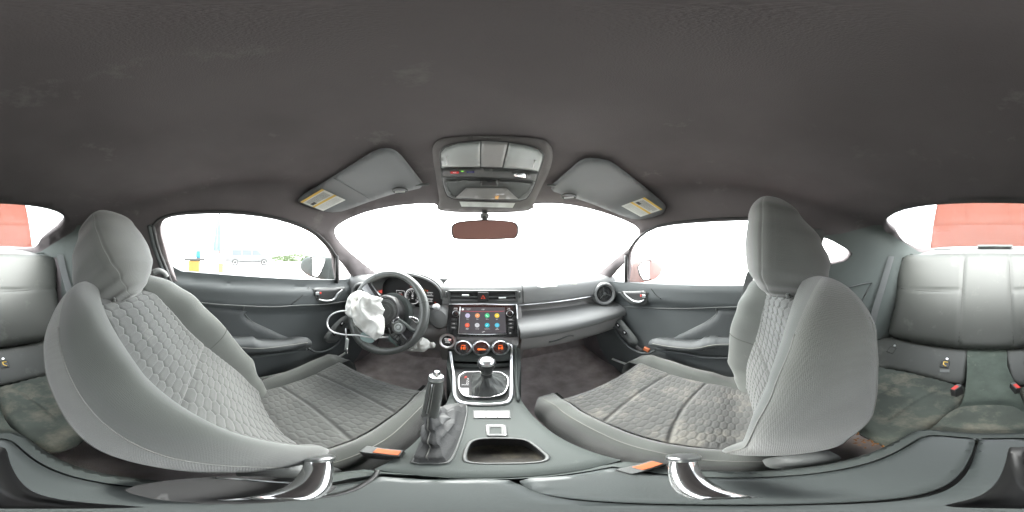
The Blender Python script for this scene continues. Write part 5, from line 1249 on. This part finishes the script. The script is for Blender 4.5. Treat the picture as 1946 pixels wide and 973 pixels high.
# far side van
def wheel(name, c, R_, w, parent):
    tr_ = lathe(name, c, (1, 0, 0), [(R_*.55, -w/2), (R_, -w/2+.02), (R_, w/2-.02), (R_*.58, w/2)], M['rubber'], parent, seg=28)
    lathe('wheel_rim', c, (1, 0, 0), [(R_*.6, w/2-.03), (R_*.55, w/2+.005), (R_*.2, w/2-.02), (.02, w/2-.01)], M['silver'], tr_, seg=24)
vx = -17.6
y0, y1 = .2, 5.4
vn = thing('parked_van', (vx, 2.8, -1.05), 'pale van parked far off beyond the left door window', 'van')
vprof = [(y0, .35), (y0-.05, .9), (y0+.15, 1.35), (y0+.55, 1.78), (y0+1.3, 1.88), (y0+3.2, 1.86), (y0+4.0, 1.50), (y0+4.3, 1.12), (y1-.1, .98), (y1, .75), (y1, .35)]
def vbody(u, v):
    p = smooth_path([(0, y, z) for y, z in vprof], 3); q = p[int(round(u*(len(p)-1)))]
    s = 2*v-1; t_ = max(0, (q.z-1.0)); return Vector((vx-.95-(0)+(.95-.18*t_)*s*1.0+.0, q.y, q.z-1.05))
wht = material('pale car paint', (.075, .078, .08), .3, coat=.5); dg = material('dark car glass', (.05, .06, .065), .1)
grid('van_body', vbody, 31, 9, wht, vn, cap=False)
sd = smooth_path([(0, y, z) for y, z in vprof], 3)
mk('van_side', [Vector((vx-.18*max(0, q.z-1)-.0, q.y, q.z-1.05)) for q in sd], [tuple(range(len(sd)))], wht, vn, smooth=False)
for a, b in ((.75, 1.75), (1.85, 2.85), (2.95, 4.0)):
    mk('van_window', [Vector((vx+.012-.18*max(0, z-1), y0+y, z-1.05)) for y, z in ((a, 1.15), (b, 1.15), (b-(.5 if b > 3.5 else .03), 1.68), (a+.05, 1.68))], [(0, 1, 2, 3)], dg, vn, smooth=False)
for y in (1.05, 4.25): wheel('wheel', (vx-.05, y0+y, -1.05+.36), .36, .24, vn)
mk('van_sill', [Vector((vx+.015, y0+a, b-1.05)) for a, b in ((1.5, .36), (3.8, .36), (3.8, .5), (1.5, .5))], [(0, 1, 2, 3)], M['rubber'], vn, smooth=False)
# closed umbrella with stand, yellow bin, jug and cart about ten metres off
um = thing('patio_umbrella', tuple(onX(417, 520, -10)*1.0), 'closed pale blue umbrella on a pole beyond the left door window', 'umbrella')
ub = onX(417, 486, -10); zt_ = 2.75
blu = material('pale blue cloth', (.09, .125, .14), .8, var=.1)
def uf(u, v):
    a = 2*PI*u; r = lerpk([(0, .34), (.08, .36), (.5, .24), (.9, .08), (1, .01)], v)*(1+.12*math.sin(8*a)); return Vector((ub.x+r*math.cos(a), ub.y+r*math.sin(a)-.1*v*0, .30+v*(zt_-.30)))
grid('canopy', uf, 64, 12, blu, um, closeu=True)
tube('pole', [(ub.x, ub.y, -1.05), (ub.x, ub.y, .35)], .03, M['silver'], um); lathe('base', (ub.x, ub.y, -1.05), (0, 0, 1), [(.3, 0), (.3, .08), (.05, .12)], M['black'], um)
yc = onX(370, 505, -9.4)
yb = thing('yellow_bin', (yc.x, yc.y, -1.05), 'yellow bin with dark lid on the ground beyond the left door window', 'bin')
yel = material('yellow plastic bin', (.16, .085, .006), .6)
box('bin_body', (yc.x-.35, yc.y-.30, -1.0), (yc.x+.35, yc.y+.30, -.27), yel, yb, .04)
box('bin_lid', (yc.x-.40, yc.y-.55, -.26), (yc.x+.40, yc.y+.62, -.12), M['black'], yb, .03)
jc = onX(377, 479, -9.4); o = box('blue_jug', (jc.x-.13, jc.y-.12, -.118), (jc.x+.13, jc.y+.12, .30), material('cyan plastic', (.004, .10, .16), .5), None, .03, base=(jc.x, jc.y, -.118)); tag(o, 'tall cyan jug standing on the dark lid of the yellow bin', 'jug')
bc_ = onX(403, 500, -9.6)
for k, (dx, z0_, z1_, w_, m_, nm, lab, ct) in enumerate(((0, -1.05, .02, .24, M['ink_grey'], 'white_sack', 'white sack standing between yellow bin and cart', 'sack'), (.25, -1.05, -.62, .2, material('cyan bottle plastic', (.004, .10, .14), .5), 'cyan_bottle', 'short cyan bottle in front of the white sack', 'bottle'))):
    o = lathe(nm, (bc_.x+dx, bc_.y+(.02 if k else 0), z0_), (0, 0, 1), [(w_*.9, 0), (w_, .1), (w_*.95, (z1_-z0_)*.7), (w_*.4, z1_-z0_)], m_, None, seg=24, base=(bc_.x+dx, bc_.y, z0_)); tag(o, lab, ct)
kc = onX(419, 495, -9.5); ct_ = thing('tool_cart', (kc.x, kc.y, -1.05), 'upright dark hand cart with red handles beside the white sack', 'cart')
for d in (-.12, .14): tube('cart_post', [(kc.x, kc.y+d, -1.03), (kc.x-.05, kc.y+d, .22)], .022, M['black'], ct_)
for z in (-.8, -.45, -.1): tube('cart_rung', [(kc.x, kc.y-.12, z), (kc.x, kc.y+.14, z)], .018, M['black'], ct_)
tube('cart_handle', [(kc.x-.05, kc.y-.13, .22), (kc.x-.05, kc.y+.15, .24)], .03, M['redbtn'], ct_)
box('cart_load', (kc.x+.03, kc.y-.14, -.95), (kc.x+.25, kc.y+.16, -.40), M['brown'], ct_, .03)
# low hedges and a pale wall far away
grn = material('far shrubs', (.07, .10, .045), .95, var=.4, vscale=2)
for k, (az_, dist, w_, h_) in enumerate(((-70, 30, 3.2, 1.1), (-64, 34, 4.0, 1.6), (-58, 33, 3.0, 1.0))):
    c = Vector((math.sin(math.radians(az_))*dist, math.cos(math.radians(az_))*dist, -1.05)); V = []; F = []
    rnd = random.Random(k)
    for i in range(1500):
        a = rnd.uniform(0, 2*PI); b = math.acos(rnd.uniform(0, 1)); r = rnd.uniform(.75, 1)*(1+.3*noise.noise(Vector((a*2, b*3, k))))
        p = c+Vector((w_*r*math.sin(b)*math.cos(a), w_*r*math.sin(b)*math.sin(a), h_*r*math.cos(b)))
        q = Vector((rnd.uniform(-1, 1), rnd.uniform(-1, 1), rnd.uniform(-1, 1))).normalized(); w = q.orthogonal().normalized(); s_ = .12; n0 = len(V)
        V += [p-q*s_, p-w*s_*.6, p+q*s_, p+w*s_*.6]; F.append((n0, n0+1, n0+2, n0+3))
    o = mk('bush', V, F, grn, None, smooth=False, base=c); tag(o, ('low green bush nearest the far van in the left window', 'tallest green bush in the middle of the far row', 'small green bush nearest the left door mirror')[k], 'bush', 'far bushes')
